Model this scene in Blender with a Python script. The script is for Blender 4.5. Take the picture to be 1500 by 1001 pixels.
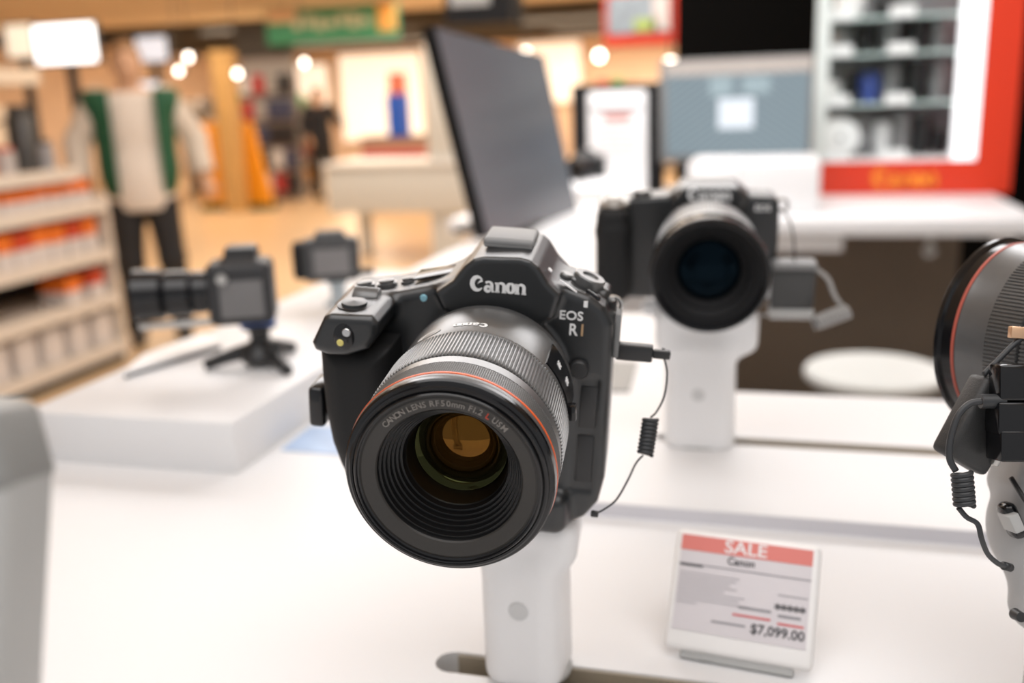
import bpy, bmesh, math, random
import numpy as np
from mathutils import Vector, Matrix
for o in list(bpy.data.objects): bpy.data.objects.remove(o)
SC = bpy.context.scene
COL = SC.collection
RND = random.Random(7)

# ------------------------------------------------------------------ camera
FPX, PITCH, ROLL, HEAD, CAMH = 1417.0, math.radians(14.3), math.radians(2.15), math.radians(15.5), 1.42
_f = np.array([0, math.cos(PITCH), -math.sin(PITCH)]); _r = np.array([1., 0, 0]); _u = np.array([0, math.sin(PITCH), math.cos(PITCH)])
_R = math.cos(ROLL)*_r - math.sin(ROLL)*_u; _U = math.cos(ROLL)*_u + math.sin(ROLL)*_r
_Z = np.array([[math.cos(HEAD), -math.sin(HEAD), 0], [math.sin(HEAD), math.cos(HEAD), 0], [0, 0, 1]])
CF, CR, CU, CC = _Z@_f, _Z@_R, _Z@_U, np.array([0, 0, CAMH])
def ray(x, y): return CF + (x-750)/FPX*CR + (500.5-y)/FPX*CU
def onz(x, y, z):
    d = ray(x, y); return CC + d*(z-CAMH)/d[2]
def ony(x, y, Y):
    d = ray(x, y); return CC + d*Y/d[1]
def onx(x, y, X):
    d = ray(x, y); return CC + d*X/d[0]
def atd(x, y, dep): return CC + ray(x, y)*dep
cam_d = bpy.data.cameras.new('camera'); cam = bpy.data.objects.new('camera', cam_d); COL.objects.link(cam)
cam_d.sensor_width = 36; cam_d.lens = 34.008; cam_d.clip_start = .02; cam_d.clip_end = 100
cam.matrix_world = Matrix(((CR[0], CU[0], -CF[0], 0), (CR[1], CU[1], -CF[1], 0), (CR[2], CU[2], -CF[2], CAMH), (0, 0, 0, 1)))
cam_d.dof.use_dof = True; cam_d.dof.focus_distance = .425; cam_d.dof.aperture_fstop = 4.6
SC.camera = cam
# ------------------------------------------------------------------ world, lights, exposure
w = bpy.data.worlds.new('shop_air'); SC.world = w; w.use_nodes = True
bg = w.node_tree.nodes['Background']; bg.inputs[0].default_value = (.985, .985, 1, 1); bg.inputs[1].default_value = .54
def area(name, loc, sx, sy, power, col):
    l = bpy.data.lights.new(name, 'AREA'); l.shape = 'RECTANGLE'; l.size = sx; l.size_y = sy; l.energy = power; l.color = col
    o = bpy.data.objects.new(name, l); COL.objects.link(o); o.location = loc; return o
area('ceiling_panel_light', (0.1, -.2, 2.72), 2.2, 1.5, 33, (.98, .985, 1))
area('ceiling_panel_light', (-0.5, 3.0, 2.72), 3.6, 1.4, 102, (.985, .985, 1))
area('ceiling_panel_light', (-1.6, 5.4, 2.72), 3.4, 1.6, 40, (1, .93, .85))
area('ceiling_panel_light', (-3.2, 3.6, 2.72), 2.2, 1.6, 14, (1, .90, .78))
for k, (x, y) in enumerate(((-4.5, 7.5), (-1.0, 8), (-7.5, 11), (-3.5, 12), (-8, 16), (-3, 17), (-9, 20), (-3, 21))):
    area('hall_ceiling_light', (x, y, 2.68), 3.2, 2.2, 105 if y < 15 else 230, (1, .86, .68))
SC.view_settings.view_transform = 'Standard'; SC.view_settings.look = 'None'
SC.view_settings.exposure = -0.06; SC.view_settings.gamma = 1.0; SC.view_settings.use_curve_mapping = False

# ------------------------------------------------------------------ materials
_mats = {}
def mat(name, col, rough=.5, metal=0., spec=.5, var=.06, vs=30., bump=0., bs=200., emit=0., coat=0., trans=0., ior=None, film=0., tint=None, bd=.001):
    if name in _mats: return _mats[name]
    m = bpy.data.materials.new(name); m.use_nodes = True; nt = m.node_tree; b = nt.nodes['Principled BSDF']
    tc = nt.nodes.new('ShaderNodeTexCoord')
    nz = nt.nodes.new('ShaderNodeTexNoise'); nz.inputs['Scale'].default_value = vs; nz.inputs['Detail'].default_value = 3
    nt.links.new(tc.outputs['Object'], nz.inputs['Vector'])
    mp = nt.nodes.new('ShaderNodeMix'); mp.data_type = 'RGBA'
    c = Vector(col)
    mp.inputs[6].default_value = (*(c*(1-var)), 1); mp.inputs[7].default_value = (*[min(1, v) for v in c*(1+var)], 1)
    nt.links.new(nz.outputs['Fac'], mp.inputs[0]); nt.links.new(mp.outputs[2], b.inputs['Base Color'])
    b.inputs['Roughness'].default_value = rough; b.inputs['Metallic'].default_value = metal
    b.inputs['Specular IOR Level'].default_value = spec
    if coat: b.inputs['Coat Weight'].default_value = coat; b.inputs['Coat Roughness'].default_value = .34; b.inputs['Coat IOR'].default_value = 1.6
    if trans: b.inputs['Transmission Weight'].default_value = trans
    if ior: b.inputs['IOR'].default_value = ior
    if film: b.inputs['Thin Film Thickness'].default_value = film; b.inputs['Thin Film IOR'].default_value = 1.7
    if tint: b.inputs['Specular Tint'].default_value = (*tint, 1)
    if emit:
        nt.links.new(mp.outputs[2], b.inputs['Emission Color']); b.inputs['Emission Strength'].default_value = emit
    if bump:
        n2 = nt.nodes.new('ShaderNodeTexNoise'); n2.inputs['Scale'].default_value = bs; n2.inputs['Detail'].default_value = 2
        nt.links.new(tc.outputs['Object'], n2.inputs['Vector'])
        bp = nt.nodes.new('ShaderNodeBump'); bp.inputs['Strength'].default_value = bump; bp.inputs['Distance'].default_value = bd
        nt.links.new(n2.outputs['Fac'], bp.inputs['Height']); nt.links.new(bp.outputs['Normal'], b.inputs['Normal'])
    _mats[name] = m; return m
M_WHITE = mat('white_laminate', (.80, .795, .80), .42, var=.015, vs=3)
M_WHITE2 = mat('white_plastic', (.90, .895, .90), .38, var=.015, vs=20)
M_STEPSHADE = mat('step_shade_grey', (.66, .65, .69), .5, var=.02)  # white laminate with the step's shade put into its colour
M_BODY = mat('black_camera_plastic', (.008, .0095, .011), .38, spec=.45, coat=.5, var=.15, vs=400, bump=.12, bs=2500, bd=.0002)
M_RUB = mat('black_grip_rubber', (.008, .008, .0085), .6, spec=.35, var=.2, vs=600, bump=.5, bs=1800, bd=.0004)
M_BARREL = mat('satin_lens_barrel', (.075, .075, .075), .33, spec=.6, coat=.8, var=.1, vs=300, bump=.08, bs=3000, bd=.0002)
M_RIB = mat('ribbed_lens_rubber', (.085, .085, .084), .36, spec=.6, coat=.7, var=.1, vs=300)
M_GLOSS = mat('gloss_black', (.006, .006, .007), .16, var=.1)
M_MATB = mat('matt_black', (.008, .008, .009), .7, spec=.3, var=.1)
M_NAME = mat('name_ring_black', (.032, .029, .026), .5, var=.1, vs=800)
M_RED = mat('orange_red_ring', (.85, .13, .025), .35, var=.04)
M_PRINT = mat('white_print', (.86, .86, .86), .4, var=.02)
M_PRINTG = mat('grey_print', (.24, .22, .20), .5, var=.05)
M_PRINTR = mat('red_print', (.55, .05, .02), .5, var=.05)
def thin_glass(name, tint, refl):
    m = bpy.data.materials.new(name); m.use_nodes = True; nt = m.node_tree; nt.nodes.clear()
    out = nt.nodes.new('ShaderNodeOutputMaterial'); mx = nt.nodes.new('ShaderNodeMixShader'); tr = nt.nodes.new('ShaderNodeBsdfTransparent'); gl = nt.nodes.new('ShaderNodeBsdfGlossy')
    lf = nt.nodes.new('ShaderNodeLayerWeight'); lf.inputs['Blend'].default_value = .5; lw = nt.nodes.new('ShaderNodeMath'); lw.operation = 'POWER'; lw.inputs[1].default_value = 3; nt.links.new(lf.outputs['Facing'], lw.inputs[0]); ml = nt.nodes.new('ShaderNodeMath'); ml.operation = 'MULTIPLY'; ml.inputs[1].default_value = refl
    nz = nt.nodes.new('ShaderNodeTexNoise'); nz.inputs['Scale'].default_value = 40; cr = nt.nodes.new('ShaderNodeMix'); cr.data_type = 'RGBA'
    cr.inputs[6].default_value = (*tint, 1); cr.inputs[7].default_value = (*[min(1, c*1.02) for c in tint], 1); nt.links.new(nz.outputs['Fac'], cr.inputs[0]); nt.links.new(cr.outputs[2], tr.inputs[0])
    gl.inputs['Roughness'].default_value = .02; gl.inputs[0].default_value = (1, .93, .8, 1)
    nt.links.new(lw.outputs[0], ml.inputs[0]); nt.links.new(ml.outputs[0], mx.inputs[0]); nt.links.new(tr.outputs[0], mx.inputs[1]); nt.links.new(gl.outputs[0], mx.inputs[2]); nt.links.new(mx.outputs[0], out.inputs[0])
    return m
M_GLASS = thin_glass('lens_glass', (.95, .91, .82), .3)
M_COAT = mat('amber_coated_glass', (.03, .014, .003), .04, spec=.5, var=.3, vs=45, ior=2.1, tint=(1, .50, .12))
M_COAT2 = mat('green_coated_glass', (.008, .007, .003), .05, spec=.5, var=.3, vs=60, ior=1.45, tint=(.75, .9, .4))
M_COATB = mat('blue_coated_glass', (.002, .004, .006), .04, spec=.09, var=.5, tint=(.3, .65, 1))
M_DARKPL = mat('dark_plastic', (.02, .02, .021), .4, var=.1, vs=100)
M_CABLE = mat('cable_rubber', (.03, .032, .035), .45, var=.1)
M_GREYCAB = mat('grey_cable', (.33, .32, .31), .5, var=.05)
M_STEEL = mat('brushed_steel', (.55, .54, .52), .35, 1., var=.08, vs=80)
M_GREY = mat('light_grey_plastic', (.45, .45, .44), .45, var=.03)
M_MGREY = mat('mid_grey_plastic', (.2, .2, .2), .45, var=.05)

# ------------------------------------------------------------------ geometry helpers: a geom is (verts Nx3 array, faces list)
def merge(*gs):
    V, Fc, n = [], [], 0
    for v, f in gs:
        v = np.asarray(v, float); V.append(v); Fc += [tuple(i+n for i in q) for q in f]; n += len(v)
    return np.concatenate(V), Fc
def xf(g, M=None, t=(0, 0, 0), s=1.):
    v = np.asarray(g[0], float)*s
    if M is not None: v = v@np.asarray(M).T
    return v+np.asarray(t), g[1]
def rot(ax, deg):
    return np.array(Matrix.Rotation(math.radians(deg), 3, ax))
def bmg(bm):
    bm.verts.ensure_lookup_table(); bm.verts.index_update()
    g = np.array([v.co[:] for v in bm.verts]), [tuple(v.index for v in f.verts) for f in bm.faces]; bm.free(); return g
def box(c, s, bev=0., seg=2):
    bm = bmesh.new(); bmesh.ops.create_cube(bm, size=1)
    for v in bm.verts: v.co = Vector((v.co.x*s[0], v.co.y*s[1], v.co.z*s[2]))
    if bev: bmesh.ops.bevel(bm, geom=bm.edges[:], offset=min(bev, .49*min(s)), segments=seg, profile=.5, affect='EDGES')
    return xf(bmg(bm), t=c)
def bx(x0, x1, y0, y1, z0, z1, bev=0., seg=2):
    return box(((x0+x1)/2, (y0+y1)/2, (z0+z1)/2), (abs(x1-x0), abs(y1-y0), abs(z1-z0)), bev, seg)
def prism(outer, z0, z1, holes=()):
    bm = bmesh.new()
    def loop(pts): 
        vs = [bm.verts.new((p[0], p[1], z1)) for p in pts]
        return [bm.edges.new((vs[i], vs[(i+1) % len(vs)])) for i in range(len(vs))]
    es = loop(outer)
    for h in holes: es += loop(h)
    bmesh.ops.triangle_fill(bm, edges=es, use_beauty=True)
    bmesh.ops.recalc_face_normals(bm, faces=bm.faces[:])
    r = bmesh.ops.extrude_face_region(bm, geom=bm.faces[:])
    for e in r['geom']:
        if isinstance(e, bmesh.types.BMVert): e.co.z = z0
    bmesh.ops.recalc_face_normals(bm, faces=bm.faces[:])
    return bmg(bm)
def bev(g, off, seg=3, ang=25):
    bm = bmesh.new(); vs = [bm.verts.new(v) for v in g[0]]
    for f in g[1]: bm.faces.new([vs[i] for i in f])
    bmesh.ops.dissolve_limit(bm, angle_limit=.01, verts=bm.verts[:], edges=bm.edges[:])
    es = [e for e in bm.edges if len(e.link_faces) == 2 and e.calc_face_angle(0) > math.radians(ang)]
    bmesh.ops.bevel(bm, geom=es, offset=off, segments=seg, profile=.5, affect='EDGES'); return bmg(bm)
def lathe(prof, n=64, mod=None, closed=False):
    """profile (r, a): radius and distance along local -Y (lens forward)"""
    th = np.linspace(0, 2*math.pi, n, endpoint=False); V = []
    for i, (r, a) in enumerate(prof):
        rr = r + (mod(i, th) if mod else 0)
        V.append(np.stack([rr*np.cos(th), np.full(n, -a), rr*np.sin(th)], -1))
    m = len(prof); Fc = []
    for i in range(m if closed else m-1):
        a, b = i*n, ((i+1) % m)*n
        for j in range(n):
            k = (j+1) % n; Fc.append((a+j, a+k, b+k, b+j))
    return np.concatenate(V), Fc
def lathez(prof, n=40):
    v, f = lathe(prof, n); return np.stack([v[:, 0], v[:, 2], -v[:, 1]], -1), f
def tube(pts, r, n=10, sub=6, cap=True):
    P = np.asarray(pts, float)
    if sub > 1 and len(P) > 2:
        Q = np.vstack([2*P[0]-P[1], P, 2*P[-1]-P[-2]]); out = []
        for i in range(1, len(Q)-2):
            for t in np.linspace(0, 1, sub, endpoint=False):
                out.append(.5*((2*Q[i])+(-Q[i-1]+Q[i+1])*t+(2*Q[i-1]-5*Q[i]+4*Q[i+1]-Q[i+2])*t*t+(-Q[i-1]+3*Q[i]-3*Q[i+1]+Q[i+2])*t**3))
        P = np.array(out+[P[-1]])
    T = np.gradient(P, axis=0); T /= np.linalg.norm(T, axis=1)[:, None]+1e-12
    a = np.array([0, 0, 1.]) if abs(T[0][2]) < .9 else np.array([1., 0, 0]); V = []
    rr = np.broadcast_to(r, (len(P),)) if np.ndim(r) == 0 else np.interp(np.linspace(0, 1, len(P)), np.linspace(0, 1, len(r)), r)
    th = np.linspace(0, 2*math.pi, n, endpoint=False)
    for i in range(len(P)):
        a = a-(a@T[i])*T[i]; a /= np.linalg.norm(a); b = np.cross(T[i], a)
        V.append(P[i]+rr[i]*(np.outer(np.cos(th), a)+np.outer(np.sin(th), b)))
    Fc = [(i*n+j, i*n+(j+1) % n, (i+1)*n+(j+1) % n, (i+1)*n+j) for i in range(len(P)-1) for j in range(n)]
    if cap: Fc += [tuple(range(n))[::-1], tuple((len(P)-1)*n+j for j in range(n))]
    return np.concatenate(V), Fc
def helix(p0, p1, R, turns, r, n=8, per=18):
    p0, p1 = np.array(p0, float), np.array(p1, float); ax = p1-p0; a = ax/np.linalg.norm(ax)
    u = np.cross(a, [0, 1., .3]); u /= np.linalg.norm(u); v = np.cross(a, u)
    t = np.linspace(0, 1, int(turns*per)); ph = 2*math.pi*turns*t
    return tube(p0+np.outer(t, ax)+R*(np.outer(np.cos(ph), u)+np.outer(np.sin(ph), v)), r, n, 1)
# signed distance fields -> surface nets
def sd_rbox(P, c, h, r, M=None):
    x, y, z = P[0]-c[0], P[1]-c[1], P[2]-c[2]
    if M is not None:
        M = np.asarray(M).T; x, y, z = M[0, 0]*x+M[0, 1]*y+M[0, 2]*z, M[1, 0]*x+M[1, 1]*y+M[1, 2]*z, M[2, 0]*x+M[2, 1]*y+M[2, 2]*z
    qx, qy, qz = np.abs(x)-h[0]+r, np.abs(y)-h[1]+r, np.abs(z)-h[2]+r
    return np.sqrt(np.maximum(qx, 0)**2+np.maximum(qy, 0)**2+np.maximum(qz, 0)**2)+np.minimum(np.maximum(np.maximum(qx, qy), qz), 0)-r
def sd_poly(x, z, pts):
    pts = np.asarray(pts, float); d = np.full(np.broadcast(x, z).shape, 1e9); s = np.ones(d.shape)
    for i in range(len(pts)):
        a, b = pts[i], pts[i-1]; ex, ez = b-a; wx, wz = x-a[0], z-a[1]
        t = np.clip((wx*ex+wz*ez)/(ex*ex+ez*ez), 0, 1); d = np.minimum(d, (wx-ex*t)**2+(wz-ez*t)**2)
        c1, c2, c3 = z >= a[1], z < b[1], ex*wz > ez*wx
        s = np.where((c1 & c2 & c3) | (~c1 & ~c2 & ~c3), -s, s)
    return s*np.sqrt(d)
def sd_extr(P, pts, y0, y1, r):
    d2 = sd_poly(P[0], P[2], pts)+r; dy = np.abs(P[1]-(y0+y1)/2)-(y1-y0)/2+r
    return np.sqrt(np.maximum(d2, 0)**2+np.maximum(dy, 0)**2)+np.minimum(np.maximum(d2, dy), 0)-r
def sd_cyly(P, cx, cz, R, y0, y1, r):
    d2 = np.sqrt((P[0]-cx)**2+(P[2]-cz)**2)-R+r; dy = np.abs(P[1]-(y0+y1)/2)-(y1-y0)/2+r
    return np.sqrt(np.maximum(d2, 0)**2+np.maximum(dy, 0)**2)+np.minimum(np.maximum(d2, dy), 0)-r
def sd_cap(P, a, b, ra, rb):
    a, b = np.array(a, float), np.array(b, float); e = b-a; L = e@e
    t = np.clip(((P[0]-a[0])*e[0]+(P[1]-a[1])*e[1]+(P[2]-a[2])*e[2])/L, 0, 1)
    return np.sqrt((P[0]-a[0]-e[0]*t)**2+(P[1]-a[1]-e[1]*t)**2+(P[2]-a[2]-e[2]*t)**2)-(ra+(rb-ra)*t)
def sd_ell(P, c, h):
    k = np.sqrt(((P[0]-c[0])/h[0])**2+((P[1]-c[1])/h[1])**2+((P[2]-c[2])/h[2])**2); return (k-1)*min(h)
def smin(a, b, k):
    h = np.clip(.5+.5*(b-a)/k, 0, 1); return b+(a-b)*h-k*h*(1-h)
def smax(a, b, k): return -smin(-a, -b, k)
def nets(fn, lo, hi, h):
    ax = [np.arange(lo[i], hi[i]+h, h) for i in range(3)]
    P = (ax[0][:, None, None], ax[1][None, :, None], ax[2][None, None, :])
    v = np.broadcast_to(fn(P), tuple(len(a) for a in ax)).astype(float)
    ins = v < 0; S = v.shape; acc = np.zeros((S[0]-1, S[1]-1, S[2]-1, 3)); cnt = np.zeros((S[0]-1, S[1]-1, S[2]-1))
    quads = []
    for d in range(3):
        sl0 = [slice(None)]*3; sl1 = [slice(None)]*3; sl0[d] = slice(0, -1); sl1[d] = slice(1, None)
        a, b = v[tuple(sl0)], v[tuple(sl1)]; cr = (a < 0) != (b < 0)
        idx = np.argwhere(cr); t = a[cr]/(a[cr]-b[cr]); pos = idx.astype(float); pos[:, d] += t
        e, f = [k for k in range(3) if k != d]; cells = []
        for oe, of in ((0, 0), (1, 0), (1, 1), (0, 1)):
            ci = idx.copy(); ci[:, e] -= oe; ci[:, f] -= of; cells.append(ci)
            ok = np.all((ci >= 0) & (ci < np.array(acc.shape[:3])), axis=1)
            np.add.at(acc, tuple(ci[ok].T), pos[ok]); np.add.at(cnt, tuple(ci[ok].T), 1)
        ok = np.all([np.all((c >= 0) & (c < np.array(acc.shape[:3])), axis=1) for c in cells], axis=0)
        q = np.stack([c[ok] for c in cells], 1); flip = (a[cr] < 0)[ok] ^ (d == 1)
        q[~flip] = q[~flip][:, ::-1]; quads.append(q)
    vid = np.full(cnt.shape, -1); m = cnt > 0; vid[m] = np.arange(m.sum())
    V = acc[m]/cnt[m][:, None]*h+np.array([a[0] for a in ax])
    Q = np.concatenate(quads); Fq = vid[Q[..., 0], Q[..., 1], Q[..., 2]]
    return V, [tuple(q[::-1]) for q in Fq.tolist()]
# ------------------------------------------------------------------ objects
_mw = {}
def mobj(name, g, m, parent=None, smooth=40, local=True):
    v = np.asarray(g[0], float)
    if parent is not None and not local:
        Mi = np.array(_mw[parent.name].inverted()); v = v@Mi[:3, :3].T+Mi[:3, 3]
    me = bpy.data.meshes.new(name); me.from_pydata(v.tolist(), [], [tuple(f) for f in g[1]]); me.materials.append(m)
    if smooth:
        me.polygons.foreach_set('use_smooth', [True]*len(me.polygons))
        if smooth < 180: me.set_sharp_from_angle(angle=math.radians(smooth))
    o = bpy.data.objects.new(name, me); COL.objects.link(o)
    if parent is not None: o.parent = parent; _mw[o.name] = _mw[parent.name]
    else: _mw[o.name] = Matrix.Identity(4)
    return o
def tag(o, label, cat, group=None):
    o['label'] = label; o['category'] = cat
    if group: o['group'] = group
    return o
def thing(name, label, cat, loc=(0, 0, 0), R3=None, group=None):
    o = bpy.data.objects.new(name, None); COL.objects.link(o); o.empty_display_size = .02
    M4 = Matrix.Identity(4)
    if R3 is not None:
        for i in range(3):
            for j in range(3): M4[i][j] = float(R3[i][j])
    for i in range(3): M4[i][3] = float(loc[i])
    o.matrix_world = M4; _mw[o.name] = M4
    return tag(o, label, cat, group)
def struct(name, g, m, parent=None, smooth=0):
    o = mobj(name, g, m, parent, smooth)
    if parent is None: o['kind'] = 'structure'
    return o
def axes(ydir, roll=0.):
    """columns x, y, z with local +Y along ydir (away from the lens front)"""
    y = np.array(ydir, float); y /= np.linalg.norm(y); x = np.cross(y, [0, 0, 1.]); x /= np.linalg.norm(x); z = np.cross(x, y)
    c, s = math.cos(roll), math.sin(roll)
    return np.stack([c*x+s*z, y, -s*x+c*z], 1)
def text(s, size, ex=.0002, align='CENTER', sx=1.):
    cu = bpy.data.curves.new('t', 'FONT'); cu.body = s; cu.size = size; cu.extrude = ex; cu.align_x = align; cu.align_y = 'CENTER'; cu.resolution_u = 3
    cu.offset = size*.012
    o = bpy.data.objects.new('t', cu); COL.objects.link(o); dg = bpy.context.evaluated_depsgraph_get(); dg.update()
    me = o.evaluated_get(dg).to_mesh(); v = np.array([q.co[:] for q in me.vertices]).reshape(-1, 3); f = [tuple(p.vertices) for p in me.polygons]
    o.evaluated_get(dg).to_mesh_clear(); bpy.data.objects.remove(o); bpy.data.curves.remove(cu)
    v[:, 0] *= sx; return v, f
def upright(g):  # text plane XY -> XZ facing -Y
    v = g[0]; return np.stack([v[:, 0], -v[:, 2], v[:, 1]], -1), g[1]
def ribbon(pts, wd, th):
    P = np.asarray(pts, float); T = np.gradient(P, axis=0); T /= np.linalg.norm(T, axis=1)[:, None]+1e-9
    N = np.stack([-T[:, 1], T[:, 0]], -1); wd = 1.18*np.interp(np.linspace(0, 1, len(P)), np.linspace(0, 1, len(wd)), wd)[:, None]/2
    a, b = P+N*wd, P-N*wd; n = len(P); V = []
    for z in (th, 0): V += [np.c_[a, np.full(n, z)], np.c_[b, np.full(n, z)]]
    Fc = []
    for i in range(n-1):
        Fc += [(i, n+i, n+i+1, i+1), (2*n+i, 2*n+i+1, 3*n+i+1, 3*n+i), (i, i+1, 2*n+i+1, 2*n+i), (n+i, 3*n+i, 3*n+i+1, n+i+1)]
    return np.concatenate(V), Fc
def arc(cx, cy, rx, ry, a0, a1, n=18):
    t = np.radians(np.linspace(a0, a1, n)); return np.stack([cx+rx*np.cos(t), cy+ry*np.sin(t)], -1)
def wordmark(width, th=.0002):
    """heavy serif five letter mark, thick stems and a hooked capital; text plane XY, centred"""
    g = []
    def st(pts, wd): g.append(ribbon(pts, wd, 1))
    st(arc(.62, .66, .46, .57, 38, 322, 30), [.10, .2, .30, .34, .34, .30, .2, .08])
    st([(1.0, .98), (.80, .84), (.62, .66)], [.22, .12, .02]); 
    def ring(cx): 
        st(arc(cx, .47, .27, .40, 90, 270, 14), [.14, .28, .28, .14]); st(arc(cx, .47, .27, .40, -90, 90, 14), [.14, .28, .28, .14])
    # a
    st(arc(1.50, .27, .22, .21, 20, 380, 22), [.14, .22, .24, .22, .14])
    st([(1.82, .62), (1.82, .08)], [.25, .25]); st(arc(1.55, .62, .27, .26, 0, 150, 14), [.24, .18, .14, .2]); st([(1.80, .07), (2.03, .07)], [.13, .13])
    def n_(x):
        st([(x, .86), (x, 0)], [.25, .25]); st([(x-.22, .80), (x+.1, .80)], [.12, .12]); st([(x-.20, .06), (x+.20, .06)], [.12, .12])
        st(arc(x+.29, .58, .27, .26, 165, 0, 12), [.08, .2, .25]); st([(x+.56, .6), (x+.56, 0)], [.25, .25]); st([(x+.38, .06), (x+.76, .06)], [.12, .12])
    n_(2.30); ring(3.42); n_(3.98)
    v, f = merge(*g); v[:, 0] -= (v[:, 0].max()+v[:, 0].min())/2; v[:, 1] -= .55
    s = width/(v[:, 0].max()-v[:, 0].min()); v[:, :2] *= s; v[:, 2] *= th
    return v, f
def dome(r, a, sag, n=48, k=8):
    """front-facing spherical cap: rim radius r at distance a, bulging sag forward"""
    return lathe([(max(1e-5, r*math.cos(t)), a+sag*math.sin(t)) for t in np.linspace(0, math.pi/2, k)], n)

# ------------------------------------------------------------------ setting
M_FLOOR = mat('beige_shop_floor', (.62, .43, .25), .35, var=.05, vs=1.2)
M_CARPET = mat('brown_tile_floor', (.20, .155, .115), .5, var=.12, vs=5)
M_CEIL = mat('cream_ceiling', (.74, .61, .45), .7, var=.05, vs=2)
M_BEAM = mat('dark_beam', (.05, .045, .04), .6)
M_BWALL = mat('cream_hall_wall', (.72, .55, .42), .7, var=.12, vs=.8)
M_BLACKW = mat('black_wall_paint', (.004, .004, .004), .9, spec=.08)
struct('floor', bx(-14, 6, -1.5, 24, -.1, 0), M_FLOOR)
fc = thing('floor', 'x', 'x'); 
for k in ('label', 'category'): del fc[k]
fc['kind'] = 'structure'
for i in range(5):
    for j in range(6):
        x0, y0 = -.75+i*.6, 1.5+j*.6
        mobj('tile', bx(x0+.002, x0+.598, y0+.002, y0+.598, .0005, .008, .002, 1), M_CARPET, fc, 0)
struct('ceiling', bx(-14, 6, -1.5, 24, 2.8, 2.9), M_CEIL)
struct('wall_back', bx(-14, 6, 23.6, 23.8, 0, 2.8), M_BWALL)
struct('wall_left', bx(-14, -13.9, -1.5, 24, 0, 2.8), M_BWALL)
pb = ony(990, 100, 6.2)
struct('wall_right', bx(pb[0], 4.5, 6.2, 6.4, 0, 2.8), M_BLACKW)
for k, y in enumerate((7.6, 15.4, 17.2, 19.0, 20.6, 22.2)):
    struct('trim_%d' % (k+1), bx(-14, -1 if y > 8 else -1.2, y, y+.14, 2.62 if y > 8 else 2.5, 2.8), M_BEAM)
M_LAMP = mat('lit_warm_tube', (1, .80, .52), .5, var=.01, emit=5)
M_LAMPW = mat('lit_white_panel', (.95, .97, 1), .5, var=.01, emit=2.2)
k = 0
for y in (16.2, 18.0, 19.8, 21.4):
    for x in (-12, -9.6, -7.2, -4.8, -2.4):
        t = thing('ceiling_lamp', 'warm lit linear ceiling lamp between the dark ceiling beams', 'ceiling lamp', (x, y, 2.8), group='linear lamps of the far hall')
        mobj('housing', bx(-.8, .8, -.07, .07, -.07, 0), M_BEAM, t, 0); mobj('diffuser', bx(-.77, .77, -.055, .055, -.085, -.07), M_LAMP, t, 0)

# ------------------------------------------------------------------ display table
ZA, ZB = 1.087, 1.099
tb = thing('display_table', 'long white laminate display table in stepped levels', 'display table', (0, 0, 0))
def slot(x0, x1, yc, w):
    r = w/2; return [(x1, yc-r), (x1, yc+r)]+[tuple(p) for p in arc(x0+r, yc, r, r, 90, 270, 9)]
mobj('lower_top', prism([(-.705, .02), (1.0, .02), (1.0, .72), (-.705, .72)], ZA-.03, ZA, [slot(-.192, .5, .492, .022)]), M_WHITE, tb, 0)
mobj('rear_top', bx(-.705, -.248, .72, 3.0, ZA-.03, ZA), M_WHITE, tb, 0)
tr = mobj('raised_tier', prism([(-.262, .716), (1.0, .706), (1.0, 1.03), (-.062, 1.03), (-.062, 1.40), (-.262, 1.40)], ZA-.03, ZB, [slot(-.105, .6, .8755, .02)]), M_WHITE, tb, 0)
mobj('step_shade_strip', prism([(-.262, .7155), (1.0, .7055), (1.0, .706), (-.262, .716)], ZA, ZB-.0005), M_STEPSHADE, tr, 0)  # thin strip paints the shade of the tier's upright step face
M_CHAN = mat('beige_metal_channel', (.46, .40, .31), .4, .2, var=.05)
for x0, x1, yc, w_, z in ((-.192, .5, .492, .022, ZA), (-.105, .6, .8755, .02, ZB)):
    r = w_/2
    mobj('slot_channel', merge(bx(x0+r, x1, yc+r-.002, yc+r-.0004, z-.03, z-.0012), bx(x0+r, x1, yc-r+.0004, yc-r+.002, z-.03, z-.0012), bx(x0+.004, x1, yc-r+.001, yc+r-.001, z-.034, z-.0295)), M_CHAN, tb, 0)
mobj('cabinet', merge(bx(-.66, .95, .2, .97, 0.08, ZA-.03), bx(-.66, -.29, .97, 2.9, .08, ZA-.03)), M_WHITE, tb, 0)
mobj('plinth', merge(bx(-.62, .9, .26, .93, 0, .08), bx(-.62, -.33, .93, 2.85, 0, .08)), M_DARKPL, tb, 0)

# ------------------------------------------------------------------ main camera
T1 = np.array([-.13944, .46454, 1.27987]); R1 = np.stack([[.98865, .11809, -.09283], [-.10791, .98829, .10791], [.10448, -.09667, .98982]], 1)
mm = .001
cm = thing('mirrorless_camera', 'large black mirrorless camera with built-in vertical grip and orange-ringed prime lens', 'camera', T1, R1)
OUT = [(-87, 22), (-85.5, 30), (-80, 34), (-58, 38), (-37, 44), (-20, 50), (12, 52), (36, 50), (47, 46.5), (55, 41), (60, 33), (61, 0), (62, -55), (59.5, -70), (53, -80), (42, -87), (30, -89), (-40, -89), (-52, -85), (-62, -74), (-69, -60), (-75, -42), (-80, -18), (-84, 0)]
HUMP = [(-30, 44), (-21, 51), (-15.5, 59), (-11, 63), (-6, 64.6), (12, 65.6), (17.5, 64.6), (21.5, 61.5), (26.5, 54), (33, 48), (30, 36), (20, 29), (-14, 28), (-26, 36)]
HEADP = [(-85.5, 22), (-84, 18), (-77, 16), (-68, 16.5), (-57, 21), (-52, 29), (-51.5, 35), (-55, 38.5), (-76, 37.5), (-79, 36)]
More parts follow.
